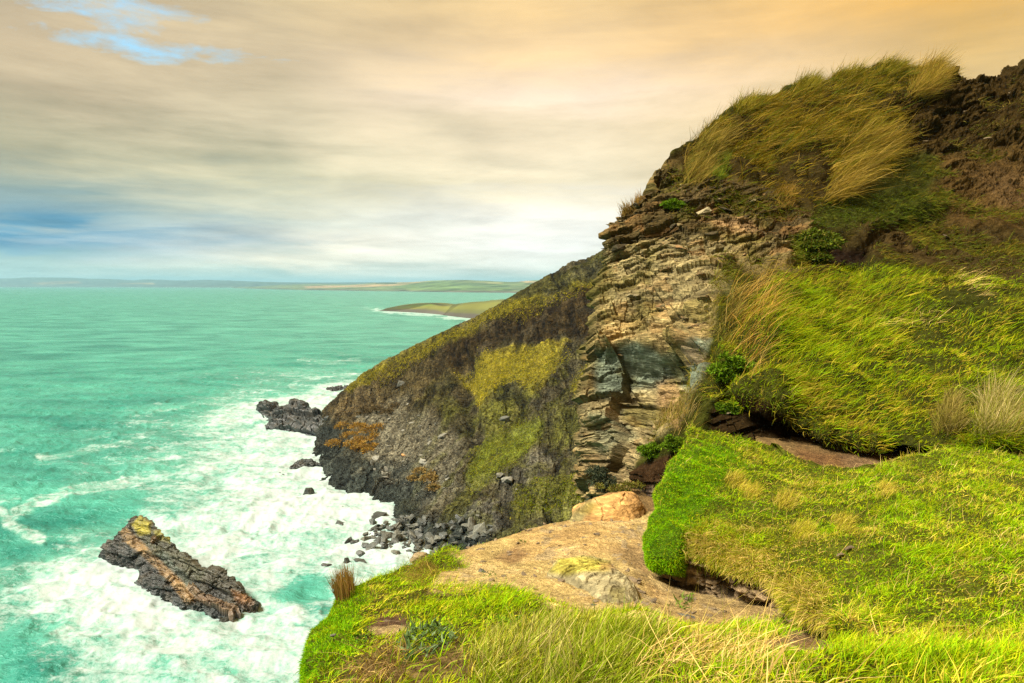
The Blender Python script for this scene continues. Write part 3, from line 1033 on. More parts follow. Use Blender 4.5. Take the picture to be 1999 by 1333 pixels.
rockd = fbm(G, .33, 4, 205) * .50 + (v1 - .5) * .26 + (v2 - .5) * .18 * (1 - .1 * lower) - q2 * .03 + ((v3 - .5) * .13 - q3 * .02) * (1 - .1 * lower) + ridged(G * np.array([1, 1, 1.6]), 1.5, 5, 206) * .17 + (vb - .5) * (.22 + .45 * lower)
d = soft * (fbm(G, .45, 4, 207) * .34 + np.abs(fbm(G, 1.3, 3, 208)) * .30 + fbm(G, 3.5, 3, 219) * .06) + rk * rockd
d += dk * (fbm(G, .4, 4, 209) * .5 + (v1 - .5) * .35 + (v2 - .5) * .34 + (v3 - .5) * .12 + ridged(G, 1.2, 5, 210) * .25 + ridged(G, 4.0, 3, 214) * .10)
d += np.maximum(ea, d2) * (fbm(G, .7, 4, 211) * .26 + (v2 - .5) * .10 + (v3 - .5) * .10 + ridged(G, 1.4, 5, 212) * .20 + ridged(G, 5, 3, 218) * .05)
d += np.maximum(bk_, so) * ((v3 - .5) * .10 + (v2 - .5) * .12 + fbm(G, 3, 4, 213) * .08)
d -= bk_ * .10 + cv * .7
# the ledge where the blue-green block juts out, and turf lips over the dark earth
jut = hill.mask([(1160, 690), (1340, 650), (1390, 650), (1350, 700), (1165, 700)], 14, 10, 1)
d += jut * .35
und = hill.mask([(1165, 705), (1330, 690), (1400, 690), (1340, 770), (1160, 770)], 14, 10, 1)
d -= und * .35
lp = linew(hill.px, hill.py, [(1390, 750), (1490, 768), (1560, 828), (1620, 858), (1700, 876), (1780, 880), (1860, 868)], 34)
d += lp * (fbm(G, 1.7, 3, 216) * .30 + fbm(G, 5, 3, 217) * .10)
lip = linew(hill.px, hill.py, [(1690, 460), (1760, 430), (1850, 410)], 16)
d += lip * .2
hill.G = G + hill.N * d[..., None]
hill.N = grid_normals(hill.G, (-8, 2, 34))
hill.px, hill.py = proj(hill.G)
GR = (.024, .026, .004)
hill.paint(GR, [
    ([(1180, 430), (1500, 380), (1600, 440), (1850, 440), (1830, 300), (1720, 200), (1850, 100), (2300, 60), (2300, 560), (1850, 545), (1690, 500), (1540, 540), (1400, 560)], (.024, .017, .005), 20),
    ([(1440, 210), (1740, 110), (1850, 130), (1740, 230), (1700, 330), (1600, 400), (1330, 360), (1290, 310)], (.026, .018, .005), 16),
    (ROCKP, (.125, .094, .036), 16),
    ([(1180, 470), (1200, 430), (1300, 300), (1420, 350), (1600, 400), (1560, 470), (1440, 460), (1300, 470)], (.048, .033, .011), 16, .9),
    ([(1380, 430), (1480, 420), (1500, 460), (1400, 470)], (.224, .138, .060), 8, .7),
    ([(1180, 490), (1280, 470), (1440, 480), (1420, 570), (1330, 600), (1180, 600)], (.185, .150, .069), 18, .8),
    ([(1180, 600), (1400, 590), (1380, 660), (1180, 665)], (.232, .176, .073), 14, .8),
    ([(1160, 672), (1250, 668), (1290, 690), (1340, 665), (1390, 670), (1350, 760), (1170, 765)], (.107, .129, .090), 10, .95),
    ([(1140, 765), (1330, 750), (1340, 800), (1230, 900), (1130, 880)], (.194, .155, .073), 14, .8),
    ([(1150, 800), (1220, 790), (1240, 850), (1170, 880)], (.120, .133, .082), 12, .6),
    ([(1290, 750), (1330, 745), (1330, 830), (1290, 810)], (.232, .138, .060), 10, .7),
    ([(1140, 890), (1230, 870), (1240, 930), (1140, 960)], (.215, .163, .077), 10, .9),
    (DARKR, (.028, .0175, .005), 16),
    (EARTH, (.052, .031, .009), 22),
    ([(1900, 330), (2300, 320), (2300, 420), (1980, 410)], (.060, .036, .014), 20, .8),
    (DIRT2, (.034, .022, .007), 14),
    ([(1850, 470), (2300, 470), (2300, 550), (1900, 548), (1840, 525)], (.028, .020, .006), 12, .8),
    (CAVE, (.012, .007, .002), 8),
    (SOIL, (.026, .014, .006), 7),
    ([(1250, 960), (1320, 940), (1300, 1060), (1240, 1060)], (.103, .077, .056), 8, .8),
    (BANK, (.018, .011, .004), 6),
    ([(1560, 860), (1700, 890), (1700, 930), (1500, 900)], (.095, .056, .028), 8, .7),
], 20, .9)
cav = ((v2 - .5) * .8 + (v3 - .5) * .7 + (v1 - .5) * .5)[..., None]  # set-back beds darkened in the rock colour, as crevice dirt and painted shade
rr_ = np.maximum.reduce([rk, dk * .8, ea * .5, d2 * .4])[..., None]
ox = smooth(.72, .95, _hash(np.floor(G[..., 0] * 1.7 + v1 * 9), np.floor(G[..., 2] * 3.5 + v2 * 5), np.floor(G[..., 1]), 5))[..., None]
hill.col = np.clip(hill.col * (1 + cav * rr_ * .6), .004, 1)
hill.col = hill.col * (1 - ox * rk[..., None] * .35) + np.array([.22, .11, .035]) * ox * rk[..., None] * .35
lich = (smooth(.1, .4, fbm(G, 1.3, 4, 220)) * rk * .55)[..., None]
hill.col = hill.col * (1 - lich) + np.array([.075, .064, .010]) * lich
FACES = grid_faces(*hill.G.shape[:2])
rq = rk.ravel()[FACES].mean(1) > .5


def part_mesh(name, G, faces, col, mat, soft_=True):
    used, inv = np.unique(faces.ravel(), return_inverse=True)
    return mesh_np(name, G.reshape(-1, 3)[used], inv.reshape(-1, 4), None, col.reshape(-1, 3)[used], mat, smooth_shade=soft_)


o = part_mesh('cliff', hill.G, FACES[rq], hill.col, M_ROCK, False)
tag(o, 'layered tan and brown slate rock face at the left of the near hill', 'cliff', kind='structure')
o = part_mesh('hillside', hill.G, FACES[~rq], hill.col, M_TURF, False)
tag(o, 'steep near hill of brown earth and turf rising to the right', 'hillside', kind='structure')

# ================================================================== the foreground: path ledge and grass
GRD = [
    [np.array(q) + np.array([0, 0, EYE]) for q in ((-1.6, -3, -1.9), (-.6, -3, -1.7), (.4, -3, -1.6), (1.4, -3, -1.5), (3.2, -3, -1.3), (6, -3, -1))],
    [np.array(q) + np.array([0, 0, EYE]) for q in ((-1.1, 1.2, -1.85), (-.5, 1.2, -1.72), (.2, 1.2, -1.66), (.9, 1.2, -1.6), (1.9, 1.2, -1.45), (4.5, 1.2, -1.25))],
    [(612, 1350, 2.9), (760, 1350, 2.85), (1000, 1345, 2.75), (1300, 1345, 2.6), (1600, 1345, 2.45), (2000, 1345, 2.35), (2500, 1345, 2.3)],
    [(610, 1290, 3.5), (720, 1270, 3.5), (950, 1262, 3.4), (1250, 1270, 3.2), (1550, 1282, 2.98), (1900, 1290, 2.85), (2400, 1290, 2.7)],
    [(614, 1240, 4.2), (730, 1208, 4.3), (960, 1205, 4.2), (1250, 1212, 4.0), (1480, 1238, 4.05), (1700, 1265, 3.75), (2400, 1280, 3.4)],
    [(645, 1197, 5.0), (765, 1170, 5.1), (960, 1152, 5.3), (1200, 1172, 5.1), (1400, 1212, 5.1), (1620, 1262, 4.3), (2300, 1240, 4.2)],
    [(700, 1138, 6.0), (820, 1124, 6.3), (1000, 1110, 6.4), (1200, 1120, 6.25), (1335, 1142, 6.45), (1520, 1160, 6.0), (2300, 1130, 5.5)],
    [(835, 1091, 7.3), (930, 1078, 7.5), (1060, 1062, 7.6), (1180, 1056, 7.6), (1290, 1072, 7.3), (1450, 1085, 7), (2300, 1060, 6.8)],
    [(902, 1074, 8.0), (1000, 1048, 8.5), (1080, 1028, 8.9), (1150, 1012, 9.2), (1240, 1002, 9.3), (1400, 1000, 9.2), (2300, 990, 8.5)],
]
rows = [crspline([P(*q) if not isinstance(q, np.ndarray) else q for q in r], 420) for r in GRD]
far = away(rows[-1], [(.15, .25, 0), (.4, 1.4, 0), (.8, 6, .1), (2.0, 30, .2)])
G = np.concatenate([crspline(np.stack(rows), 560), crspline(np.stack([rows[-1]] + far), 60)[1:]])
E = G[:, 0]
lft = away(E, [(.10, .14, -.01), (.22, .7, .0), (.5, 3, .0), (1.6, 30, 0)])
G = np.concatenate([crspline(np.stack([E] + lft), 70)[1:][::-1].swapaxes(0, 1), G], 1)
ground = Land(G, (0, 1, 60))
PATH = [(905, 1095), (880, 1075), (1000, 1040), (1130, 990), (1300, 980), (1330, 1100), (1560, 1180), (1500, 1215), (1410, 1240), (1370, 1235), (1300, 1215), (1230, 1205), (1130, 1205), (1060, 1180), (985, 1145), (900, 1150), (840, 1150), (860, 1120), (915, 1110)]
BARE = [(690, 1250), (715, 1205), (770, 1190), (800, 1205), (790, 1240), (740, 1265)]
pa = ground.mask(PATH, 9, 12, 1.6)
ba = ground.mask(BARE, 7, 8, 2)
strip = ground.mask([(1450, 1248), (1560, 1232), (1640, 1262), (1600, 1290), (1480, 1275)], 8, 8, 2)
cush = ground.mask([(560, 1333), (560, 1200), (700, 1120), (720, 1170), (690, 1220), (700, 1290), (640, 1345)], 14, 8, 2)
bare = np.maximum.reduce([pa, ba, strip])
drop = smooth(EYE - 3.5, EYE - 4.3, G[..., 2])
v1, q1 = strata(G, unit([-.3, .2, 1]), .14, .5, 301)
v2, q2 = strata(G, unit([-.3, .2, 1]), .04, .16, 302)
d = (1 - bare) * (fbm(G, 1.1, 4, 303) * .09 + np.abs(fbm(G, 2.6, 3, 311)) * .08 + fbm(G, 5, 3, 304) * .022) * (1 - .5 * cush) + cush * (.0 + .05 * fbm(G, 2.2, 3, 306))
d += bare * (fbm(G, 1.0, 4, 305) * .07 + ridged(G, 4, 5, 307) * .020 + (v2 - .5) * .008)
d -= ba * .06
d += drop * ((v1 - .5) * .25 + fbm(G, .8, 4, 308) * .4)
ledge = linew(ground.px, ground.py, [(1180, 1165), (1260, 1190), (1300, 1195)], 14)
ground.G = G + ground.N * d[..., None]
ground.finish()
ground.px, ground.py = proj(ground.G)
ground.paint((.050, .048, .008), [
    ([(640, 1400), (680, 1290), (780, 1260), (900, 1240), (960, 1290), (940, 1400)], (.10, .065, .028), 16, .8),
    (PATH, (.39, .285, .105), 9),
    ([(1000, 1050), (1140, 1000), (1240, 1010), (1260, 1070), (1150, 1090), (1000, 1100)], (.41, .27, .10), 16, .8),
    ([(1260, 1130), (1400, 1150), (1560, 1180), (1480, 1230), (1370, 1215), (1280, 1180)], (.27, .185, .075), 18, .9),
    ([(1180, 1080), (1320, 1040), (1330, 1110), (1250, 1130)], (.19, .115, .052), 14, .7),
    ([(960, 1090), (1010, 1060), (1040, 1080), (1010, 1110)], (.14, .075, .035), 10, .7),
    (BARE, (.085, .048, .024), 6),
    ([(1450, 1248), (1560, 1232), (1640, 1262), (1600, 1290), (1480, 1275)], (.17, .105, .045), 6),
], 14, 1.8)
ground.col = ground.col * (1 - drop[..., None]) + np.array([.10, .075, .04]) * drop[..., None]
mot = (smooth(.0, .45, fbm(G, 1.4, 5, 309)) * bare * .6)[..., None]
ground.col = ground.col * (1 - mot) + np.array([.27, .165, .062]) * mot
mot = (smooth(.1, .4, fbm(G, 3.2, 5, 310)) * bare * .5)[..., None]
ground.col = ground.col * (1 - mot) + np.array([.48, .36, .16]) * mot
fl = (smooth(.80, .9, v2) * bare * .5)[..., None]
ground.col = ground.col * (1 - fl) + np.array([.26, .21, .13]) * fl
FACES = grid_faces(*ground.G.shape[:2])
pq = bare.ravel()[FACES].mean(1) > .5
o = part_mesh('path', ground.G, FACES[pq], ground.col, M_DIRT, True)
tag(o, 'bare sandy earth of the worn path along the cliff ledge', 'path', kind='structure')
o = part_mesh('ground', ground.G, FACES[~pq], ground.col, M_TURF, True)
tag(o, 'grassy cliff edge in the foreground beside the earth path', 'ground', kind='structure')

# the puddled floor of the gully behind the lawn
K1, K2 = 160, 160
gx, gy = np.meshgrid(np.linspace(2.0, 9.0, K2), np.linspace(6.8, 11.2, K1))
gz = EYE - 2.33 + .055 * (gy - 9) + fbm(np.stack([gx, gy, 0 * gx], -1), .9, 4, 401) * .05 + fbm(np.stack([gx, gy, 0 * gx], -1), 6, 3, 402) * .012
gz -= smooth(9.1, 7.9, gy) * .45 + smooth(3.7, 2.9, gx) * 1.2
gul = Land(np.stack([gx, gy, gz], -1), (0, 0, 60))
gul.paint((.155, .098, .036), [([(1560, 870), (1660, 890), (1640, 915), (1560, 905)], (.105, .052, .02), 12, .8), ([(1640, 890), (1900, 870), (1900, 930), (1660, 930)], (.14, .085, .045), 12, .6)], 10, 1.5)
o = mesh_np('gully_floor', gul.G, grid_faces(K1, K2), None, gul.col, M_DIRT)
tag(o, 'bare brown earth floor of the gully between lawn and dark bank', 'path', kind='structure')

# ================================================================== the lawn: a thick slab of turf with a rounded overhanging edge
L2 = [(1352, 838, 9.5), (1325, 895, 8.5), (1293, 965, 7.55), (1268, 1045, 6.75), (1274, 1092, 6.25), (1340, 1088, 6.1), (1430, 1116, 5.75), (1498, 1150, 5.35), (1560, 1200, 4.75), (1660, 1248, 4.1), (1850, 1300, 3.25), (2200, 1360, 2.5)]
L3 = [(1366, 838, 9.35), (1348, 890, 8.45), (1325, 948, 7.6), (1305, 1010, 6.85), (1330, 1040, 6.35), (1390, 1050, 6.2), (1475, 1088, 5.75), (1545, 1128, 5.25), (1605, 1175, 4.7), (1705, 1235, 4.0), (1880, 1290, 3.2), (2200, 1345, 2.45)]
L4 = [(1425, 845, 9.35), (1420, 890, 8.6), (1420, 940, 7.9), (1430, 980, 7.25), (1460, 1003, 6.8), (1510, 1032, 6.3), (1580, 1072, 5.7), (1640, 1105, 5.2), (1695, 1135, 4.8), (1785, 1185, 4.25), (1930, 1240, 3.55), (2200, 1290, 2.95)]
L5 = [(1490, 862, 9.2), (1530, 892, 8.8), (1560, 917, 8.3), (1590, 940, 7.8), (1630, 957, 7.3), (1680, 977, 6.8), (1740, 1002, 6.3), (1810, 1042, 5.6), (1890, 1092, 5), (2000, 1150, 4.3), (2250, 1200, 3.8)]
L6 = [(1530, 887, 8.85), (1620, 918, 8.3), (1700, 915, 8.2), (1750, 899, 8.4), (1800, 889, 8.5), (1850, 879, 8.6), (1910, 876, 8.7), (1970, 876, 8.6), (2050, 880, 8.4), (2150, 888, 8.2), (2300, 895, 7.9)]
W = 420
l2, l3, l4, l5, l6 = [crspline([P(*q) for q in r], W) for r in (L2, L3, L4, L5, L6)]
inward = unit((l4 - l2) * np.array([1, 1, 0]))
l1 = l2 + inward * .16 + np.array([0, 0, -.10])
l0 = l2 + inward * .55 + np.array([0, 0, -.16])
lm = l2 * .5 + l3 * .5 - inward * .05 + np.array([0, 0, .05])
bdir = unit((l6 - l5) * np.array([1, 1, 0]))
l7 = l6 + bdir * .07 + np.array([0, 0, -.10])
l8 = l6 + bdir * .02 + np.array([0, 0, -.40])
Gl = crspline(np.stack([l0, l1, l2, lm, l3, l4, l5, l6, l7, l8]), 420)
ext = Gl[:, -1:] + np.linspace(.05, 3.0, 60)[None, :, None] * np.array([1, .05, .10])
Gl = np.concatenate([Gl, ext], 1)      # the turf goes on to the right, out of the picture
lawn = Land(Gl, (1.5, 5, 60))
d = fbm(Gl, 1.1, 4, 501) * .075 + np.abs(fbm(Gl, 2.4, 3, 506)) * .11 + fbm(Gl, 6, 3, 502) * .022 - .02
cu = lawn.mask([(1240, 1120), (1250, 1000), (1330, 900), (1400, 930), (1345, 1010), (1335, 1120)], 14, 6, 2)
notch = linew(lawn.px, lawn.py, [(1345, 1125), (1347, 1085), (1352, 1050)], 14)
d += cu * (.03 + .07 * fbm(Gl, 3.2, 3, 507)) - notch * .10
fr_ = np.linspace(0, 1, 420)[:, None]
rows_i = np.arange(420)
under = (rows_i < 62)[:, None] * 1.0
right = smooth(1560, 1450, lawn.px)
lp = smooth(40, 80, rows_i)[:, None] * smooth(190, 130, rows_i)[:, None] * smooth(1330, 1350, lawn.px)
d += lp * (fbm(Gl, 2.6, 3, 504) * .09 + fbm(Gl, 7, 3, 505) * .03)
d += under * right * (fbm(Gl, 6, 4, 503) * .05)
lawn.G = Gl + lawn.N * d[..., None]
lawn.finish()
lawn.px, lawn.py = proj(lawn.G)
lawn.paint((.045, .050, .006), [([(1240, 1120), (1250, 1000), (1330, 880), (1420, 880), (1400, 960), (1345, 1030), (1335, 1120)], (.040, .075, .004), 10)], 8, 2)
uw = smooth(75, 45, rows_i)[:, None, None]
lawn.col = lawn.col * (1 - uw) + np.array([.12, .085, .04]) * uw
o = mesh_np('lawn', lawn.G, grid_faces(*lawn.G.shape[:2]), None, lawn.col, M_TURF)
tag(o, 'broad slab of short turf with a rounded overhanging edge above the path', 'turf', kind='structure')

# the stony bank under the lawn's edge
bb = []
for s_, dz, k in ((-.05, -.02, 0), (.06, -.14, 0), (.10, -.30, 0), (.02, -.45, 0), (-.08, -.62, 0)):
    bb.append(l2 + inward * (s_ + .05) + np.array([0, 0, dz]))
Gb = crspline(np.stack(bb), 90)
Gb = Gb[:, :312]
bank = Land(Gb, (-3, 3, 27))
v1, q1 = strata(Gb, (.1, .1, 1), .07, .22, 511)
v2, q2 = strata(Gb, (.1, .2, 1), .03, .09, 512)
bank.G = Gb + bank.N * ((v1 - .5) * .10 + (v2 - .5) * .05 + fbm(Gb, 3, 4, 513) * .08 - q1 * .02)[..., None]
bank.finish()
bank.paint((.15, .105, .055), [], 5, 1)
bank.col = np.clip(bank.col * (1 + (v1 - .5)[..., None] * 1.2 + (v2 - .5)[..., None] * .6), .01, 1)
o = mesh_np('bank', bank.G, grid_faces(*bank.G.shape[:2]), None, bank.col, M_DIRT)
tag(o, 'stony earth bank exposed beneath the lawn edge', 'bank', kind='structure')
# ================================================================== grass
G_LAWN = [(0.2079, 0.3718, 0.0023), (0.1525, 0.2927, 0.0023), (0.2780, 0.3853, 0.0034), (0.3333, 0.3785, 0.0045), (0.4023, 0.3718, 0.0102), (0.5548, 0.4577, 0.0508)]
G_MOSS = [(0.140, 0.332, 0.002), (0.107, 0.272, 0.002), (0.197, 0.352, 0.002), (0.262, 0.323, 0.003)]
G_HILL = [(0.1613, 0.2554, 0.0022), (0.1187, 0.1949, 0.0022), (0.2173, 0.2621, 0.0022), (0.2654, 0.2621, 0.0045), (0.3920, 0.2957, 0.0269)]
G_OCHRE = [(.175, .115, .006), (.125, .088, .005), (.23, .15, .012), (.12, .12, .005), (.30, .20, .035), (.085, .06, .006)]
STRAW = [(0.540, 0.378, 0.111), (0.648, 0.472, 0.169), (0.446, 0.297, 0.078), (0.351, 0.284, 0.046), (0.270, 0.270, 0.026)]
TAWNY = [(0.325, 0.186, 0.031), (0.263, 0.150, 0.024), (0.400, 0.252, 0.061), (0.225, 0.156, 0.020), (0.450, 0.300, 0.088)]
WIND = np.array([.75, -.05, .15])
r = np.random.default_rng(11)

# the lawn
rows_i = np.arange(420)[:, None]
topw = smooth(40, 100, rows_i) * smooth(385, 365, rows_i) * np.where(np.arange(480) < 420, 1.0, .35)[None]
near = 1 / np.clip(lawn.G[..., 1], 2.2, 20)
cushm = lawn.mask([(1230, 1125), (1245, 1000), (1330, 890), (1430, 880), (1440, 930), (1370, 1010), (1348, 1080), (1340, 1125)], 42, 36, 2)
thin = 1 - .5 * smooth(.22, .42, fbm(lawn.G, 2.0, 4, 608)) * smooth(.4, .8, topw)
p, nn, _ = sample(lawn, topw * near * (1 - .9 * cushm) * thin, 190000, r)
lm = .45 + 1.0 * smooth(-.25, .45, fbm(p, 1.6, 3, 601)) + 1.3 * smooth(.22, .5, fbm(p, 3.1, 2, 602)) + .25 * r.random(len(p))
o = blades('grass', p, nn, (.020, .062), (.0028, .0058), WIND * .35 + np.array([0, -.15, 0]), .55, G_LAWN, [7, 5, 6, 4, 2, 1], r, spread=.55, lmul=lm, upmix=.3)
tag(o, 'short yellow green grass covering the broad lawn on the right', 'grass', kind='stuff')
p, nn, _ = sample(lawn, topw * cushm + (rows_i > 18) * (rows_i < 100) * smooth(1352, 1335, lawn.px), 60000, r)
o = blades('grass', p, nn, (.012, .032), (.003, .006), (.05, -.1, 0), .3, G_MOSS, [6, 4, 3, 1], r, spread=.6, upmix=.1)
tag(o, 'bright green cushion turf on the rounded end of the lawn', 'grass', kind='stuff')
# straw fringe hanging over the lawn's edge
fringe = smooth(1330, 1375, lawn.px + 25 * fbm(lawn.G, 4, 2, 606)) * smooth(1015, 1085, lawn.py + 30 * fbm(lawn.G, 3, 2, 607)) * smooth(1640, 1560, lawn.px) * smooth(84, 104, rows_i) * smooth(250, 120, rows_i + 70 * fbm(lawn.G, 2.2, 3, 605))
p, nn, _ = sample(lawn, fringe, 26000, r)
o = blades('grass', p, nn, (.035, .09), (.003, .006), (-.25, -.40, -.05), .7, [(.38, .29, .03), (.46, .35, .06), (.28, .28, .012), (.21, .27, .008), (.56, .42, .12)], [3, 2, 4, 5, 1], r, spread=.5, upmix=.3, seg=3)
tag(o, 'straw coloured fringe of grass hanging over the lawn edge', 'grass', kind='stuff')
st = topw * near * (1 - cushm) * smooth(.12, .4, fbm(lawn.G, 1.7, 4, 609))
p, nn, _ = sample(lawn, st, 16000, r)
o = blades('grass', p, nn, (.03, .085), (.0026, .005), WIND * .4, .6, [(.40, .32, .03), (.50, .39, .09), (.30, .29, .012), (.30, .20, .03)], [3, 2, 3, 1], r, spread=.6, seg=3)
tag(o, 'patches of yellowed grass worn into the lawn', 'grass', kind='stuff')
# single longer dry stalks on the lawn
p, nn, _ = sample(lawn, topw * near * (1 - cushm), 3600, r)
o = blades('grass', p, nn, (.06, .16), (.002, .0042), WIND * .6, .5, STRAW, [4, 3, 2, 2, 1], r, spread=.55, seg=3)
tag(o, 'scattered dry stalks standing above the short lawn', 'grass', kind='stuff')

# the front cliff edge
gm = (1 - bare) * (ground.G[..., 2] > EYE - 3.9) * (ground.G[..., 1] > 1.0) * (ground.py < 1500)
hidden = smooth(1640, 1760, ground.px) * (ground.py < 1240)
neari = 1 / np.clip(ground.G[..., 1], 2.2, 20) ** 1.2
dead = ground.mask([(650, 1345), (690, 1285), (760, 1255), (830, 1260), (900, 1240), (950, 1260), (930, 1345)], 14, 12, 2)
p, nn, _ = sample(ground, gm * (1 - cush) * (1 - hidden) * neari * (1 - .8 * dead), 120000, r)
px_, py_ = proj(p)
tall = polyw(px_, py_, [(900, 1345), (930, 1270), (1010, 1240), (1150, 1235), (1300, 1250), (1400, 1270), (1600, 1300), (2100, 1300), (2100, 1400)], 25)
lm = .55 + .9 * smooth(-.3, .4, fbm(p, 1.8, 3, 611)) + tall * .5
o = blades('grass', p, nn, (.028, .085), (.003, .0062), WIND * .5, .55, G_LAWN, [6, 3, 6, 4, 3, 1], r, spread=.5, lmul=lm, upmix=.4)
tag(o, 'yellow green grass on the foreground cliff edge beside the path', 'grass', kind='stuff')
p, nn, _ = sample(ground, cush * gm * (1 - ba), 70000, r)
o = blades('grass', p, nn, (.012, .036), (.0028, .0055), (.05, -.05, 0), .3, G_MOSS, [6, 4, 3, 2], r, spread=.6, upmix=.1)
tag(o, 'bright green cushion turf on the rounded mound at the cliff brink', 'grass', kind='stuff')
tw = ground.mask([(930, 1345), (925, 1285), (960, 1250), (1060, 1228), (1180, 1228), (1300, 1240), (1240, 1280), (1250, 1400), (930, 1400)], 18, 10, 2)
p, nn, _ = sample(ground, tw * gm, 13000, r)
o = blades('grass', p, nn, (.06, .17), (.003, .006), (.25, -.1, .1), .45, [(.19, .25, .008), (.14, .20, .006), (.27, .28, .02), (.42, .38, .09)], [5, 3, 4, 3], r, spread=.3, upmix=.7, seg=3)
tag(o, 'long upright pale green grass at the front edge of the path', 'grass', kind='stuff')

# upper slope above the gully
UP = [(1378, 765), (1395, 690), (1420, 640), (1500, 545), (1560, 525), (1700, 515), (1850, 535), (1960, 545), (2250, 540), (2250, 900), (1990, 880), (1760, 882), (1640, 872), (1560, 838), (1500, 800), (1400, 795)]
hm = hill.mask(UP, 10, 12, 1)
hm = hm * (1 - .85 * hill.mask([(1830, 575), (1900, 560), (1960, 580), (1930, 610), (1850, 605)], 10, 10, 2))
p, nn, _ = sample(hill, hm / np.clip(hill.G[..., 1], 7, 30), 150000, r)
px_, py_ = proj(p)
longw = polyw(px_, py_, [(1500, 570), (1620, 540), (1800, 560), (1800, 620), (1700, 700), (1560, 740), (1500, 700)], 30)
lm = .5 + .9 * smooth(-.3, .4, fbm(p, 1.1, 3, 621)) + 1.1 * longw
o = blades('grass', p, nn, (.06, .15), (.005, .011), WIND * .8, .6, G_HILL, [5, 3, 5, 3, 1], r, spread=.42, lmul=lm, upmix=.45, seg=3)
tag(o, 'windswept green grass on the slope above the gully', 'grass', kind='stuff')
# rough ochre grass on the brow
TOP = [(1325, 355), (1345, 290), (1400, 245), (1440, 205), (1560, 165), (1640, 130), (1740, 112), (1835, 128), (1820, 170), (1760, 220), (1700, 270), (1740, 300), (1700, 350), (1640, 400), (1560, 400), (1500, 380), (1430, 340), (1370, 365)]
tm = hill.mask(TOP, 12, 16, .8)
tm[-60:] = np.maximum(tm[-60:], ((hill.px > 1440) & (hill.px < 1835))[-60:] * .5)
tm = tm * (.08 + .92 * smooth(-.12, .28, fbm(hill.G, 1.2, 4, 633)))
p, nn, _ = sample(hill, tm, 100000, r)
lm = .35 + .9 * smooth(-.3, .45, fbm(p, .8, 3, 631)) + .6 * smooth(.1, .5, fbm(p, 1.9, 3, 632))
o = blades('grass', p, nn, (.18, .58), (.009, .018), np.array([.7, -.15, .12]), .7, G_OCHRE + [(.085, .11, .006)], [5, 4, 3, 3, 2, 3, 4], r, spread=.48, lmul=lm, upmix=.5, seg=3)
tag(o, 'rough ochre and olive grass over the brow of the near hill', 'grass', kind='stuff')
# thin growth over the earth and between the rocks
MID = [(1300, 330), (1500, 385), (1620, 400), (1700, 350), (1850, 300), (2250, 300), (2250, 540), (1850, 540), (1700, 520), (1560, 520), (1400, 560), (1330, 480)]
mm = hill.mask(MID, 14, 16, .8) * smooth(-.12, .22, fbm(hill.G, .9, 4, 641)) * (1 - hill.mask(CAVE, 8)) * (1 - .4 * hill.mask([(1880, 300), (2250, 300), (2250, 450), (1900, 430)], 20, 16)) * (1 - .5 * rk)
p, nn, _ = sample(hill, mm, 75000, r)
o = blades('grass', p, nn, (.07, .22), (.009, .018), WIND * .5 + np.array([0, -.3, -.1]), .8, [(.085, .100, .006), (.065, .080, .005), (.15, .11, .012), (.11, .075, .010)], [4, 3, 2, 2], r, spread=.5, upmix=.3)
tag(o, 'sparse olive tufts over the dark earth of the near hill', 'grass', kind='stuff')
dr = hill.mask(DARKR, 10, 10, 1) * smooth(.0, .25, fbm(hill.G, .8, 4, 645))
p, nn, _ = sample(hill, dr, 9000, r)
o = blades('grass', p, nn, (.08, .28), (.010, .02), WIND * .5 + np.array([0, -.3, -.1]), .8, [(.10, .085, .010), (.075, .085, .008), (.16, .11, .02)], [3, 3, 2], r, spread=.5, upmix=.4)
tag(o, 'brown grass clinging to the dark broken rock at the top right', 'grass', kind='stuff')
dkm = hill.mask([(1580, 440), (1590, 400), (1680, 385), (1760, 370), (1850, 378), (1850, 415), (1780, 440), (1700, 445)], 10, 10, 1)
p, nn, _ = sample(hill, dkm, 14000, r)
o = blades('grass', p, nn, (.07, .16), (.008, .016), (.2, -.2, -.2), .6, [(.060, .085, .005), (.045, .065, .004), (.09, .095, .008)], [3, 3, 2], r, spread=.5)
tag(o, 'dark green mossy mat hanging under the brow of the hill', 'grass', kind='stuff')
pt = hm * smooth(.05, .35, fbm(hill.G, .75, 4, 652)) / np.clip(hill.G[..., 1], 7, 30)
p, nn, _ = sample(hill, pt, 26000, r)
o = blades('grass', p, nn, (.08, .26), (.005, .011), WIND * .8, .65, [(.24, .19, .012), (.19, .15, .010), (.31, .23, .03), (.13, .12, .006)], [3, 3, 2, 2], r, spread=.42, seg=3)
tag(o, 'yellowed dry grass in patches among the green slope', 'grass', kind='stuff')
# edge of grass overhanging the dark gully bank
lipm = linew(hill.px, hill.py, [(1400, 748), (1490, 768), (1560, 825), (1620, 858), (1700, 876), (1780, 880), (1860, 868)], 11)
p, nn, _ = sample(hill, lipm, 15000, r)
o = blades('grass', p, nn, (.05, .17), (.004, .009), (-.05, -.35, -.02), .75, [(.11, .145, .010), (.17, .155, .016), (.25, .18, .04), (.08, .11, .008)], [4, 3, 2, 2], r, spread=.6, upmix=.35, seg=3, lmul=.4 + 1.2 * smooth(-.3, .4, fbm(p, 3.0, 3, 651)))
tag(o, 'grass hanging over the dark earth bank of the gully', 'grass', kind='stuff')

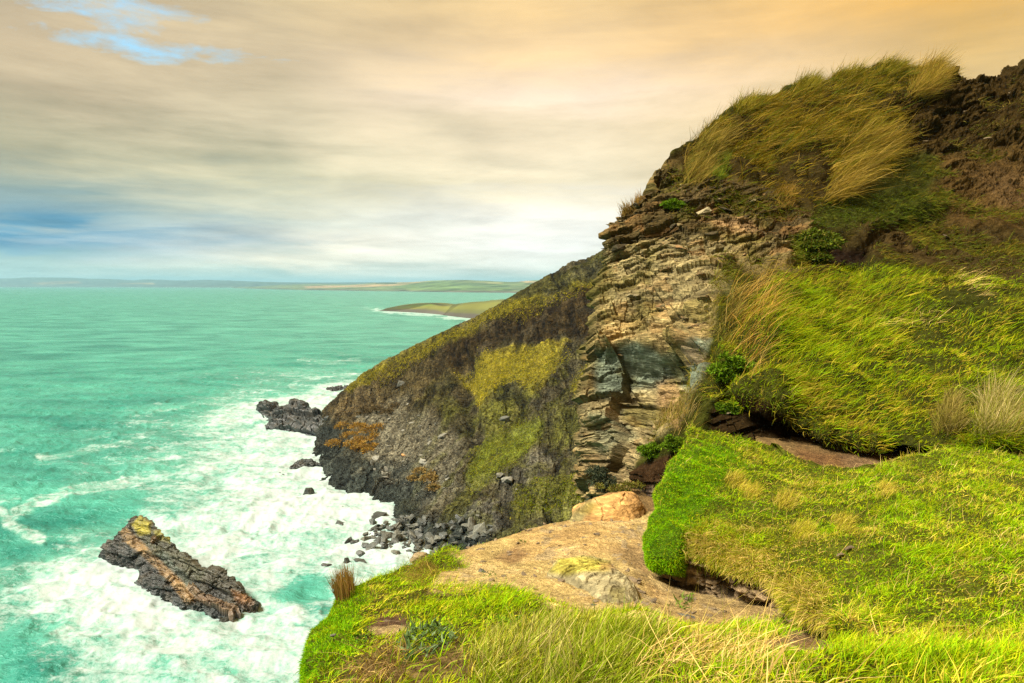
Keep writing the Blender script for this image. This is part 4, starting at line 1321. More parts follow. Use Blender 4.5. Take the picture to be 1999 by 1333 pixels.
eg = linew(hill.px + 12 * fbm(hill.G, 1.5, 3, 653), hill.py, [(1600, 480), (1540, 520), (1450, 525), (1405, 560), (1390, 640), (1378, 720), (1340, 790), (1290, 850)], 30)
p, nn, _ = sample(hill, eg, 26000, r)
o = blades('grass', p, nn, (.07, .24), (.005, .010), WIND * .5 + np.array([0, -.2, 0]), .7, [(.14, .15, .006), (.20, .15, .012), (.10, .12, .005), (.28, .20, .03)], [3, 3, 3, 1], r, spread=.5, lmul=.4 + 1.1 * smooth(-.3, .4, fbm(p, 2.0, 3, 654)), seg=3)
tag(o, 'mixed brown and green grass creeping onto the right edge of the rock face', 'grass', kind='stuff')

# ------------------------------------------------------------------ tussocks one can tell apart
TW = [4, 3, 3, 2, 1]
UPR = (.45, -.05, .35)
tussock(hill, [(1405, 600), (1440, 560), (1490, 555), (1520, 590), (1505, 650), (1480, 735), (1440, 735), (1425, 690)], 9000, (.35, .85), (.006, .012), (.55, -.15, .3), .6, TAWNY, TW, 'large tawny tussock of long grass beside the rock face', 71)
tussock(hill, [(1390, 640), (1420, 585), (1440, 600), (1420, 680), (1395, 660)], 2600, (.25, .6), (.006, .012), (.6, -.1, .3), .5, [(.15, .12, .02), (.11, .10, .015), (.2, .14, .03)], [3, 3, 2], 'brown olive tussock on the rock edge left of the large tawny one', 72)
tussock(hill, [(1605, 395), (1625, 320), (1670, 265), (1720, 265), (1740, 310), (1690, 330), (1640, 400)], 6000, (.35, .95), (.010, .018), (.75, -.2, .3), .75, [(.22, .145, .02), (.17, .115, .012), (.14, .125, .008), (.28, .195, .04)], TW[:4], 'pale feathery tussock hanging below the brow of the hill', 73)
tussock(hill, [(1770, 190), (1790, 140), (1830, 125), (1840, 150), (1810, 200)], 3200, (.35, .8), (.010, .018), (.55, 0, .4), .6, [(.25, .16, .025), (.20, .135, .018), (.15, .125, .010)], [3, 3, 2], 'tawny tussock on the very top of the hill', 74)
tussock(hill, [(1325, 360), (1340, 300), (1385, 262), (1420, 270), (1390, 320), (1360, 365)], 4500, (.3, .7), (.010, .018), (.55, -.1, .3), .6, [(.22, .15, .028), (.17, .125, .02), (.14, .125, .015)], [3, 3, 2], 'ochre tussock on the left shoulder of the brow', 75)
tussock(hill, [(1385, 345), (1400, 305), (1425, 305), (1422, 340), (1400, 355)], 1500, (.12, .3), (.010, .018), (.3, -.1, .2), .4, [(.10, .145, .010), (.14, .155, .012)], [3, 2], 'small bright green tuft among ochre grass on the shoulder', 76)
tussock(hill, [(1900, 868), (1915, 800), (1945, 775), (1975, 800), (1985, 868)], 2800, (.25, .50), (.004, .008), (.15, -.15, .5), .6, [(.36, .29, .10), (.25, .23, .04), (.16, .17, .02), (.42, .34, .15)], [3, 3, 3, 1], 'pale seeding tussock at the right edge above the lawn', 77)
tussock(hill, [(1820, 850), (1835, 800), (1865, 790), (1875, 850)], 1500, (.18, .38), (.004, .008), (.1, -.2, .5), .6, [(.24, .19, .045), (.17, .155, .02), (.30, .23, .07)], [3, 3, 1], 'straw tipped tuft at the right end of the gully', 78)
tussock(hill, [(1505, 775), (1515, 740), (1545, 738), (1560, 775), (1535, 790)], 1100, (.12, .27), (.004, .008), (.2, -.2, .4), .6, [(.27, .21, .06), (.18, .16, .02)], [3, 2], 'pale tuft on the lip above the dark gully bank', 79)
tussock(hill, [(1275, 840), (1300, 805), (1335, 785), (1365, 800), (1350, 850), (1310, 860)], 3600, (.16, .42), (.004, .009), (.35, -.1, .5), .5, [(.30, .20, .055), (.24, .17, .035), (.17, .155, .02), (.38, .28, .10)], [3, 3, 2, 1], 'feathery straw tussock between the rock face and the lawn', 80)
tussock(hill, [(1690, 625), (1750, 612), (1810, 610), (1840, 630), (1780, 640), (1700, 640)], 900, (.14, .30), (.004, .008), (.7, -.2, .1), .9, STRAW, [4, 4, 1, 1, 1], 'line of bleached stalks across the green slope', 81)
tussock(hill, [(1830, 540), (1880, 530), (1930, 560), (1920, 590), (1880, 565)], 700, (.16, .34), (.005, .010), (.7, -.3, .05), .9, STRAW, [4, 4, 1, 1, 1], 'bleached bent stalks below the dark earth on the right', 82)
tussock(hill, [(1510, 395), (1520, 370), (1545, 370), (1550, 400), (1530, 415)], 900, (.15, .34), (.009, .016), (.2, -.2, .4), .5, [(.25, .15, .03), (.19, .12, .02)], [3, 2], 'small orange tuft on the dark rocks under the brow', 83)
tussock(hill, [(1215, 425), (1222, 395), (1240, 385), (1240, 410)], 350, (.15, .35), (.009, .016), (-.2, 0, .5), .4, [(.22, .13, .03), (.16, .11, .02)], [3, 2], 'wispy brown tuft on the skyline edge of the rock face', 84)
tussock(hill, [(1395, 530), (1420, 515), (1450, 520), (1440, 545), (1400, 550)], 900, (.1, .26), (.007, .013), (.3, -.1, .2), .5, [(.13, .14, .012), (.09, .11, .01)], [3, 2], 'green tuft above the tawny tussock on the rock', 85)
for k, (x, y, lab) in enumerate(((1655, 150, 'spiky olive tuft on the skyline left of the summit tussock'), (1735, 140, 'broad spiky tuft on the skyline just left of the summit tussock'), (1570, 172, 'low spiky tuft halfway along the skyline of the brow'), (1455, 212, 'dark tuft at the left corner of the skyline'))):
    tussock(hill, [(x - 28, y + 8), (x - 10, y - 14), (x + 20, y - 14), (x + 30, y + 6), (x, y + 14)], 1500, (.2, .5), (.010, .018), (.5, -.1, .4), .6, [(.12, .12, .006), (.17, .135, .010), (.22, .16, .02)], [3, 3, 2], lab, 180 + k, spread=.45)
tussock(hill, [(1870, 872), (1900, 850), (2260, 840), (2260, 872)], 6000, (.12, .34), (.005, .010), (-.05, -.45, .15), .8, G_HILL, [5, 4, 4, 2, 1], 'deep green grass drooping over the right end of the gully', 86)
k = 0
for q, lab in (((1430, 945), 'small straw tuft at the left of the lawn near the cushion turf'), ((1462, 965), 'pair of straw tufts near the middle left of the lawn'), ((1530, 985), 'broad straw tuft left of the lawn centre'), ((1640, 1025), 'dark rooted straw tuft at the lawn centre'), ((1560, 1040), 'low tan tuft beside the lawn centre'), ((1725, 965), 'pale dry tuft on the back of the lawn near the gully')):
    x, y = q
    tussock(lawn, [(x - 18, y - 8), (x, y - 14), (x + 20, y - 6), (x + 16, y + 10), (x - 10, y + 10)], 700, (.06, .15), (.0028, .0055), (.45, -.1, .3), .5, [(.36, .29, .03), (.44, .34, .07), (.26, .27, .012)], [3, 2, 3], lab, 90 + k)
    k += 1
tussock(ground, [(655, 1165), (665, 1140), (690, 1138), (690, 1160), (668, 1178)], 800, (.12, .27), (.003, .006), (-.1, -.05, .8), .12, [(.24, .13, .03), (.17, .13, .018), (.30, .17, .05)], [3, 3, 1], 'reddish upright tuft standing on the left brink of the cliff', 101, spread=.13)
tussock(ground, [(800, 1140), (815, 1105), (845, 1098), (860, 1120), (830, 1145)], 1500, (.08, .22), (.003, .006), (-.3, -.3, .1), .8, [(.30, .21, .05), (.22, .17, .03), (.15, .155, .015)], [3, 3, 2], 'combed straw tussock at the far end of the brink', 102)
tussock(ground, [(1230, 1310), (1260, 1272), (1330, 1262), (1420, 1275), (1560, 1310), (1600, 1400), (1230, 1400)], 5200, (.12, .34), (.0028, .0055), (.35, -.15, .15), .65, STRAW, [4, 4, 2, 2, 1], 'big bleached straw tussock at the bottom beside the path', 103, spread=.5)
tussock(ground, [(940, 1345), (970, 1290), (1060, 1270), (1150, 1290), (1180, 1400), (940, 1400)], 2600, (.14, .32), (.0026, .005), (.15, -.1, .4), .5, [(.36, .31, .09), (.26, .26, .04), (.44, .36, .14)], [3, 3, 2], 'pale straw and green clump at the bottom middle', 104, spread=.3)
tussock(ground, [(690, 1350), (715, 1295), (770, 1262), (800, 1290), (780, 1345)], 1600, (.10, .26), (.003, .0055), (-.1, -.3, .2), .9, [(.42, .29, .11), (.33, .22, .07), (.24, .16, .05)], [4, 3, 2], 'dead bleached clump beside the green mound', 105)
tussock(ground, [(840, 1345), (870, 1270), (920, 1255), (945, 1290), (930, 1345)], 1700, (.05, .16), (.0026, .005), (.2, -.3, 0), .8, [(.34, .23, .075), (.25, .16, .05), (.17, .15, .025)], [4, 3, 2], 'matted dry straw patch at the bottom left of centre', 106, spread=.7)
tussock(ground, [(1390, 1240), (1420, 1220), (1520, 1218), (1570, 1236), (1500, 1250), (1430, 1255)], 2600, (.03, .09), (.003, .006), (.3, -.2, .1), .6, G_LAWN, [5, 3, 3, 3, 2, 1], 'low grassy spur between earth path and lawn edge', 107)

# ------------------------------------------------------------------ leafy plants
GREENS = [(.085, .165, .006), (.060, .115, .005), (.13, .19, .010)]
p0, n0 = spot(hill, 1590, 492)
bush([(p0 + np.array([dx, dy - .1, dz]), s_) for dx, dy, dz, s_ in ((-.15, 0, .1, .30), (.15, -.1, .12, .30), (-.05, .1, .35, .28), (.25, 0, .3, .24), (-.28, 0, -.12, .24), (0, -.15, -.15, .26), (.4, 0, .22, .2))], 8000, .085, [(.065, .095, .006), (.045, .065, .005), (.11, .12, .010), (.20, .15, .03)], [3, 3, 2, 1], 'dark green bush on the ledge above the green slope', 121, droop=.4)
for k, (x, y, s_, lab) in enumerate(((1275, 880, .20, 'fresh green leafy plant on the dark soil left of the lawn'), (1325, 868, .17, 'second green leafy plant nearer the lawn on the same soil'), (1428, 722, .30, 'green leafy plant under the tawny tussock'), (1425, 798, .15, 'low green plant on the earth left of the gully'), (1310, 395, .20, 'little green plant growing in the dark rock near the skyline'))):
    p0, n0 = spot(hill, x, y)
    bush([(p0 + np.array([dx * s_, -.05, dz * s_]), s_ * .6) for dx, dz in ((-.8, .1), (0, .35), (.8, .1), (.3, -.3), (-.4, -.3))], 3800, s_ * .24, GREENS, [3, 2, 2], lab, 131 + k)
p0, n0 = spot(hill, 1172, 945)
bush([(p0 + np.array([dx, -.15, dz]), s_) for dx, dz, s_ in ((-.12, .25, .2), (0, .05, .26), (.1, -.2, .28), (.25, -.35, .25), (-.05, -.4, .22))], 4000, .06, [(.045, .055, .030), (.032, .042, .022), (.075, .075, .030)], [3, 3, 1], 'dark grey green bush hanging below the rock face', 141, wind=(0, 0, -.3), droop=.4)
p0, n0 = spot(hill, 1225, 950)
bush([(p0 + np.array([dx, -.25, dz]), .14) for dx, dz in ((-.35, .0), (-.15, .05), (.05, .06), (.22, .1))], 1500, .045, [(.13, .12, .016), (.085, .085, .012), (.16, .11, .03)], [3, 2, 1], 'low yellowish heath bush behind the orange rock', 142)
for k, (poly, n, lab, pal) in enumerate((
        ([(775, 1270), (800, 1235), (850, 1225), (890, 1240), (880, 1270), (830, 1290), (790, 1300)], 2600, 'grey green leafy patch in the foreground grass', [(.085, .135, .045), (.06, .105, .03), (.13, .18, .08)]),
        ([(690, 1250), (700, 1222), (725, 1230), (728, 1255), (706, 1265)], 700, 'small dark leafy clump at the edge of the green mound', [(.045, .10, .008), (.06, .125, .01)]),
        ([(945, 1245), (960, 1205), (1010, 1205), (1020, 1235), (980, 1255)], 1200, 'fine bright green herb clump before the long grass', [(.06, .135, .008), (.08, .15, .01)]),
        ([(1310, 1180), (1325, 1160), (1350, 1162), (1352, 1180), (1332, 1190)], 160, 'green rosette growing on bare earth under the lawn edge', [(.10, .16, .015), (.14, .19, .03)]),
        ([(935, 1124), (945, 1115), (962, 1116), (966, 1124), (950, 1130)], 60, 'tiny green rosette on the sandy path', [(.09, .13, .02), (.07, .11, .02)]),
        ([(1008, 1062), (1014, 1055), (1028, 1055), (1028, 1062)], 50, 'tiny green rosette near the far brink of the path', [(.09, .13, .02), (.07, .11, .02)]))):
    rr = np.random.default_rng(150 + k)
    p, nn, _ = sample(ground, ground.mask(poly, 4, 3, 3), n, rr)
    big_ = .045 if k in (0, 3) else .03
    o = blades('leafy_plant', p + nn * (.05 if k == 0 else .01) * rr.random((n, 1)), nn, (big_ * .7, big_ * 1.5), (big_ * .2, big_ * .32), (.1, -.1, .1), .35, pal, [1] * len(pal), rr, mat=M_LEAF, spread=.75, upmix=.2, thing=True)
    tag(o, lab, 'plant', 'leafy plants on the cliff')
# orange bushes low on the headland
OR = [(.30, .17, .025), (.24, .135, .02), (.36, .22, .05), (.16, .12, .02)]
for k, (pts, s_, n, lab, pal) in enumerate((
        ([(655, 868), (680, 850), (700, 838), (720, 845), (705, 862), (735, 852), (690, 872), (668, 832), (740, 838)], 1.6, 5200, 'large orange yellow bush near the tip of the headland', OR),
        ([(700, 885), (712, 875), (722, 885), (730, 872)], 1.1, 1800, 'smaller orange bush just below the large orange one', OR),
        ([(812, 940), (825, 930), (838, 945), (850, 955), (845, 938)], 1.0, 2400, 'pale orange bush midway along the foot of the headland', [(.24, .16, .045), (.19, .13, .035), (.29, .2, .07), (.13, .11, .03)]),
        ([(715, 805), (735, 800), (755, 805), (770, 790)], 1.3, 2400, 'dull brown bush above the orange bushes', [(.10, .075, .03), (.08, .06, .025), (.13, .09, .04)]))):
    lumps = []
    for x, y in pts:
        q, _ = spot(H, x, y, 6)
        lumps.append((q + np.array([0, 0, .1]), s_))
    bush(lumps, n, .34, pal, [3, 3, 2, 1][:len(pal)], lab, 161 + k, group='bushes on the headland', squash=.6)
# ================================================================== rocks in the sea and on the land
def relief(name, rows, n, m, skirt, disp, paint, base_col, mat, label, cat, toward=(0, 0, 40), wp=(6, .3), fin=None, lin=False):
    R = np.stack([crspline(np.asarray(q, float), m) for q in rows])
    if lin:
        t_ = np.linspace(0, len(R) - 1.001, n)
        i_ = t_.astype(int)
        f_ = (t_ - i_)[:, None, None]
        G = R[i_] * (1 - f_) + R[i_ + 1] * f_
    else:
        G = crspline(R, n)
    if skirt:
        G = np.concatenate([G, crspline(np.stack([R[-1]] + away(R[-1], skirt)), 30)[1:]])
    L = Land(G, toward)
    # ends are drawn together so that the rock closes
    d = disp(L)
    L.G = G + L.N * d[..., None]
    L.finish()
    L.px, L.py = proj(L.G)
    L.paint(base_col, paint, *wp)
    if fin:
        fin(L)
    o = mesh_np(name, L.G, grid_faces(*L.G.shape[:2]), None, L.col, mat, smooth_shade=False)
    tag(o, label, cat)
    return L


def wetline(h, c=(.032, .040, .040), s=.5, k=.85):
    def f(L):
        w = smooth(h, h * .3, L.G[..., 2] + fbm(L.G, s, 3, 5) * h * .4)[..., None] * k
        L.col = L.col * (1 - w) + np.array(c) * w
        lo = smooth(.08, .35, fbm(L.G, .9, 4, 66))[..., None] * .35
        L.col = L.col * (1 - lo) + np.array([.065, .05, .028]) * lo
    return f


# the big stack standing in the surf
Fr = [S(188, 1096, -.8), S(215, 1112, -.8), S(262, 1124, -.8), S(272, 1165, -.8), S(305, 1186, -.8), S(352, 1200, -.8), S(400, 1209, -.8), S(440, 1226, -.8), S(472, 1216, -.8), S(508, 1203, -.8)]
Mr = [P(192, 1082, 71.8), P(222, 1088, 70.5), P(262, 1098, 68.6), P(282, 1128, 65.4), P(318, 1155, 62.7), P(360, 1180, 60.6), P(398, 1193, 59.8), P(440, 1206, 58.9), P(474, 1200, 59.8), P(507, 1196, 60.6)]
Tr = [P(205, 1066, 72.2), P(238, 1044, 71.2), P(264, 1060, 69.0), P(292, 1088, 66.2), P(320, 1114, 63.8), P(347, 1144, 61.8), P(374, 1173, 60.3), P(406, 1172, 60.6), P(452, 1172, 60.6), P(500, 1188, 60.9)]
Sl = [P(214, 1058, 72.8), P(246, 1032, 72.0), P(272, 1034, 70.3), P(304, 1066, 67.6), P(334, 1092, 65.2), P(364, 1124, 63.3), P(390, 1146, 62.0), P(425, 1148, 61.8), P(464, 1164, 61.3), P(504, 1190, 61.2)]
Cr = [P(222, 1052, 73.4), P(250, 1026, 72.8), P(277, 1008, 71.4), P(310, 1036, 69.0), P(344, 1066, 66.8), P(374, 1098, 64.8), P(398, 1118, 63.4), P(434, 1116, 62.8), P(474, 1154, 61.8), P(507, 1194, 61.4)]
bn = unit([.42, .78, .46])


def stack_d(L):
    q = L.G
    v1, g1 = strata(q, bn, .85, 3.4, 701, .2)
    v2, g2 = strata(q, bn, .30, 1.2, 702, .2)
    v3, g3 = strata(q, unit([.85, -.45, .1]), 1.2, 1.5, 703)
    front = smooth(95, 60, np.arange(q.shape[0]))[:, None]
    L.v = (v1 - .5) * .8 + (v2 - .5) * .6
    L.v1 = v1
    return (v1 - .5) * (.75 + .3 * front) + (v2 - .5) * .36 - g1 * .12 - g2 * .05 + (v3 - .5) * .42 + fbm(q, .5, 4, 704) * .22 + ridged(q, 1.6, 4, 705) * .16 * (1 + front)


def stack_fin(L):
    ru = (smooth(.80, .88, L.v1) * .4)[..., None]
    L.col = L.col * (1 - ru) + np.array([.17, .085, .030]) * ru
    dk_ = (smooth(.36, .22, L.v1) * .6)[..., None]
    L.col = L.col * (1 - dk_) + np.array([.024, .026, .022]) * dk_
    L.col = np.clip(L.col * (1 + L.v[..., None] * .55), .004, 1)
    wetline(1.3, k=.7)(L)


TAN = (.16, .10, .038)
relief('sea_stack', [Fr, Mr, Tr, Sl, Cr], 170, 260, [(.8, 1.2, 0), (2.2, 4, .2), (3.6, 10, .4)], stack_d, [
    ([(180, 1080), (230, 1050), (262, 1062), (300, 1100), (380, 1180), (380, 1240), (180, 1200)], (.022, .023, .019), 6),
    ([(262, 1050), (300, 1040), (345, 1065), (400, 1120), (400, 1160), (370, 1165), (330, 1110), (290, 1080)], (.040, .041, .021), 6),
    ([(298, 1085), (318, 1075), (365, 1125), (385, 1165), (372, 1165), (330, 1115)], (.055, .072, .055), 6, .7),
    ([(232, 1036), (246, 1030), (280, 1062), (312, 1092), (350, 1132), (384, 1172), (366, 1182), (340, 1150), (306, 1112), (270, 1078), (240, 1056)], TAN, 4),
    ([(450, 1150), (480, 1160), (512, 1196), (490, 1206), (462, 1176)], (.17, .085, .030), 5, .85),
    ([(258, 1022), (276, 1005), (294, 1022), (290, 1042), (270, 1046)], (.19, .165, .016), 4),
    ([(296, 1036), (318, 1034), (338, 1052), (330, 1060), (305, 1050)], (.16, .15, .02), 4, .85),
], (.036, .034, .022), M_WET, 'tall banded rock stack with a tan stripe standing in white surf', 'sea stack', fin=stack_fin, wp=(5, .4), lin=True)


def reef_d(a, seed, n_=(.3, -.5, .8)):
    def f(L):
        q = L.G
        v1, g1 = strata(q, unit(n_), a, a * 3, seed)
        v2, g2 = strata(q, unit(n_), a * .35, a, seed + 1)
        return (v1 - .5) * a * 1.3 + (v2 - .5) * a * .6 - g1 * a * .15 + fbm(q, .35 / a, 4, seed + 2) * a * .7
    return f


DK = (.022, .025, .022)
# the low reef off the tip of the headland
relief('reef', [[S(530, 868, -1), S(560, 858, -1), S(600, 862, -1), S(640, 854, -1), S(690, 850, -1)],
                [P(520, 838, 140), P(556, 832, 138), P(600, 834, 136), P(645, 832, 134), P(690, 830, 132)],
                [P(512, 812, 153), P(552, 806, 148), P(600, 808, 144), P(648, 810, 139), P(690, 800, 136)],
                [P(500, 799, 162), P(545, 790, 156), P(600, 796, 149), P(650, 800, 142), P(690, 790, 138)]], 110, 200,
       [(3, .8, 0), (8, 5, .5), (14, 12, 1)], reef_d(1.7, 721, (.25, .5, .8)), [([(640, 800), (700, 780), (700, 840), (650, 830)], (.08, .055, .025), 8, .8), ([(600, 860), (640, 800), (680, 810), (680, 860)], (.035, .042, .036), 8)], DK, M_WET,
       'jagged black reef running out from the tip of the headland', 'reef', wp=(6, .2), fin=wetline(1.2, (.030, .040, .042), .3, .6))
relief('reef', [[S(570, 926, -1), S(600, 924, -1), S(630, 918, -1)], [P(566, 916, 109), P(600, 908, 109.5), P(626, 908, 110)], [P(572, 908, 111), P(590, 896, 112), P(618, 902, 112)]], 60, 80,
       [(1, .8, 0), (3, 3, .2), (5, 7, .4)], reef_d(.6, 731), [], DK, M_WET, 'dark pointed rock awash beside the foot of the headland', 'rock', wp=(4, .2), fin=wetline(.7, k=.5))
relief('reef', [[S(634, 767, -.6), S(660, 768, -.6), S(692, 764, -.6)], [P(636, 761, 193), P(662, 759, 193), P(690, 758, 193)], [P(640, 756, 197), P(664, 754, 197), P(690, 753, 197)]], 40, 70,
       [(1, .8, 0), (4, 3, .2), (7, 7, .4)], reef_d(.7, 741), [], DK, M_WET, 'low black skerry in the foam behind the headland tip', 'rock', wp=(4, .2))

# the orange rock at the far edge of the path, and the lichened slab on it
def orange_d(L):
    v1, g1 = strata(L.G, unit([-.5, .3, .8]), .22, .8, 751)
    return (v1 - .5) * .05 + fbm(L.G, 1.6, 4, 752) * .12 + fbm(L.G, 7, 3, 753) * .015 - smooth(.06, .0, np.abs(fbm(L.G, 2.2, 3, 754))) * .02


relief('rock', [[P(1092, 1046, 8.55), P(1150, 1046, 8.45), P(1205, 1040, 8.4), P(1240, 1030, 8.6), P(1262, 1030, 8.8)],
                [P(1100, 1032, 8.8), P(1150, 1030, 8.65), P(1204, 1024, 8.6), P(1238, 1015, 8.8), P(1260, 1026, 9.0)],
                [P(1116, 1008, 9.0), P(1152, 990, 9.0), P(1195, 976, 9.05), P(1230, 975, 9.15), P(1256, 1006, 9.2)],
                [P(1122, 1000, 9.4), P(1160, 980, 9.5), P(1197, 967, 9.6), P(1230, 966, 9.6), P(1252, 1000, 9.6)]], 90, 130, [(.2, .1, 0), (.5, .7, .05), (.8, 3, .1)], orange_d,
       [([(1080, 1050), (1095, 1020), (1150, 975), (1168, 975), (1140, 1010), (1118, 1050)], (.22, .20, .085), 7, .85), ([(1125, 1000), (1150, 978), (1170, 985), (1150, 1005)], (.14, .10, .02), 6, .8), ([(1190, 1000), (1225, 985), (1235, 1010), (1200, 1020)], (.31, .175, .055), 8, .7), ([(1080, 1060), (1090, 1036), (1200, 1026), (1275, 1010), (1275, 1060)], (.38, .27, .10), 12, .9)],
       (.36, .205, .070), M_ROCK, 'smooth orange rock at the far end of the earth path', 'rock', wp=(5, 1.5))


def ground_rock(name, poly, height, paint, base_col, label, seed, feather, n_=(-.25, .35, .9)):
    mk = ground.mask(poly, feather, 1, 1)
    ii, jj = np.where(mk > .01)
    i0, i1, j0, j1 = ii.min(), ii.max() + 1, jj.min(), jj.max() + 1
    q = crspline(ground.G[i0:i1, j0:j1], (i1 - i0) * 2)
    q = crspline(q.swapaxes(0, 1), (j1 - j0) * 2).swapaxes(0, 1)
    L = Land(q, (0, 1, 60))
    w = L.mask(poly, feather, 1, 1)
    v1, g1 = strata(q, unit(n_), .055, .42, seed)
    v2, g2 = strata(q, unit(n_), .02, .16, seed + 1)
    h = w * height * (.55 + .5 * v1 + .22 * (v2 - .5) + fbm(q, 2.2, 4, seed + 2) * .7) - .03 * (1 - w)
    L.G = q + np.array([0, 0, 1.0]) * h[..., None] + L.N * (w * (fbm(q, 9, 3, seed + 3) * .012 - g2 * .004))[..., None]
    L.finish()
    L.px, L.py = proj(L.G)
    L.paint(base_col, paint, 6, 2)
    L.col = np.clip(L.col * (1 + (v1 - .5)[..., None] * .5 + (v2 - .5)[..., None] * .4), .01, 1)
    F_ = grid_faces(*q.shape[:2])
    F_ = F_[w.ravel()[F_].max(1) > .02]
    used, inv = np.unique(F_.ravel(), return_inverse=True)
    o = mesh_np(name, L.G.reshape(-1, 3)[used], inv.reshape(-1, 4), None, L.col.reshape(-1, 3)[used], M_ROCK)
    tag(o, label, 'rock')


ground_rock('rock', [(1072, 1120), (1090, 1092), (1135, 1088), (1190, 1098), (1200, 1110), (1232, 1140), (1246, 1168), (1222, 1178), (1180, 1172), (1120, 1140)], .085,
            [([(1075, 1115), (1090, 1085), (1140, 1085), (1196, 1098), (1190, 1112), (1140, 1115), (1110, 1122)], (.29, .25, .045), 8), ([(1170, 1100), (1210, 1098), (1205, 1112), (1175, 1112)], (.22, .13, .05), 6, .7), ([(1190, 1150), (1220, 1145), (1225, 1175), (1195, 1172)], (.2, .17, .05), 6, .6)],
            (.21, .18, .095), 'flat slate outcrop with yellow lichen in the middle of the path', 761, 14)

# ------------------------------------------------------------------ boulders in the cove
MS = stone_mat('shore_stone', (.060, .064, .052), (.11, .108, .080), 1.0, .7)
MSW = stone_mat('wet_stone', (.034, .040, .036), (.060, .062, .050), 1.0, .45)
MST = stone_mat('tan_stone', (.13, .095, .05), (.20, .15, .08), 1.0, .85)
MSL = stone_mat('pale_stone', (.12, .117, .093), (.19, .183, .14), 1.0, .85)
MSO = stone_mat('orange_stone', (.30, .15, .05), (.36, .2, .08), 1.0, .85)
SHAPES = [rock_mesh('boulder', s_, f_, 2, .05) for s_, f_ in ((1, .7), (2, .55), (3, .85), (4, .5), (5, .65), (6, .6))]
VAR = {}


def shaped(i, mat):
    key = (i, mat.name)
    if key not in VAR:
        me = SHAPES[i].copy()
        me.materials.append(mat)
        VAR[key] = me
    return VAR[key]


rb = random.Random(5)
BIG = [(670, 1018, 105, 60, 3, MSW, 'dark flat boulder at the seaward corner of the boulder field'), (735, 1004, 130, 60, 1, MSW, 'largest grey slab boulder at the edge of the surf'), (675, 991, 50, 30, 4, MSW, 'small rock standing behind the flat seaward boulder'),
       (727, 1018, 55, 40, 2, MSW, 'tilted dark rock just below the largest slab boulder'), (768, 1014, 50, 28, 5, MSW, 'squat dark rock right of the largest slab boulder'), (731, 1029, 50, 40, 0, MSW, 'dark wedge of rock between the foam and the boulder field'),
       (778, 1026, 55, 52, 1, MS, 'grey pointed boulder at the top of the boulder field'), (815, 1027, 72, 45, 3, MS, 'broad grey boulder against the foot of the headland'), (762, 1030, 62, 35, 5, MSW, 'black boulder hidden among the grey ones'),
       (804, 1038, 72, 42, 0, MSW, 'dark blocky boulder below the broad grey one'), (773, 1048, 86, 72, 2, MS, 'rounded grey boulder in the middle of the boulder field'), (752, 1044, 75, 52, 4, MS, 'leaning boulder left of the rounded grey one'),
       (741, 1056, 82, 42, 3, MSW, 'low dark slab at the wet edge of the field'), (753, 1066, 58, 42, 5, MSW, 'dark boulder under the rounded grey one'), (773, 1076, 82, 52, 1, MS, 'grey slab boulder at the near end of the field'),
       (924, 1042, 66, 62, 2, MSL, 'pale upright boulder near the brink of the ledge'), (943, 1054, 76, 78, 0, MS, 'big grey boulder touching the brink of the ledge'), (856, 1081, 66, 42, 4, MS, 'grey boulder just behind the brink'),
       (678, 1052, 62, 32, 3, MSW, 'flat rock in the foam left of the field'), (692, 1056, 52, 26, 1, MSW, 'second flat rock in the foam beside it'), (703, 1078, 62, 36, 5, MSW, 'grey rock alone in the foam below the field'),
       (712, 1062, 52, 22, 4, MSW, 'thin rock barely breaking the foam'), (676, 1093, 46, 28, 2, MSW, 'small round rock in the foam nearest the grassy brink'), (703, 1095, 82, 36, 3, MSW, 'long flat rock in the foam nearest the grassy brink'),
       (635, 1101, 62, 22, 1, MSW, 'brownish rock awash far left of the field'), (602, 959, 72, 38, 2, MSW, 'lone dark rock in the foam off the headland'), (552, 926, 62, 24, 4, MSW, 'small wave washed rock beside the pointed rock'),
       (262, 1158, 40, 34, 5, MSW, 'small black rock at the left foot of the sea stack'), (404, 1186, 90, 60, 1, MSW, 'grey knob in front of the sea stack'), (440, 1210, 80, 55, 0, MSW, 'dark block at the near end of the sea stack')]
for x, y, w_, h_, i, mt, lab in BIG:
    q = S(x, y + h_ * .08, .15)
    if x > 790:
        g_, _n = spot(H, x, y + 4, 4)
        q = g_ + np.array([0, -.3, .2]) if g_[2] > .2 else q
    k = .35 * q[1] / F
    w3 = w_ * k * 1.05
    put('boulder', shaped(i, mt), None, q, (w3, w3 * rb.uniform(.75, 1), h_ * k * rb.uniform(1.15, 1.4) / .62), (rb.uniform(-.2, .2), rb.uniform(-.2, .2), rb.uniform(0, 6)))
    tag(COL.objects[-1], lab, 'boulder', 'boulders on the shore')
q = S(820, 1092, .5)
put('boulder', shaped(2, MST), None, q, (2.0, 1.8, 2.2), (.1, .2, .5))
tag(COL.objects[-1], 'tan boulder showing just above the grassy brink', 'boulder', 'boulders on the shore')
poly = np.array([(700, 1058), (735, 1018), (800, 1006), (850, 1030), (960, 1036), (965, 1068), (850, 1100), (790, 1075), (740, 1075)], float)
cnt = 0
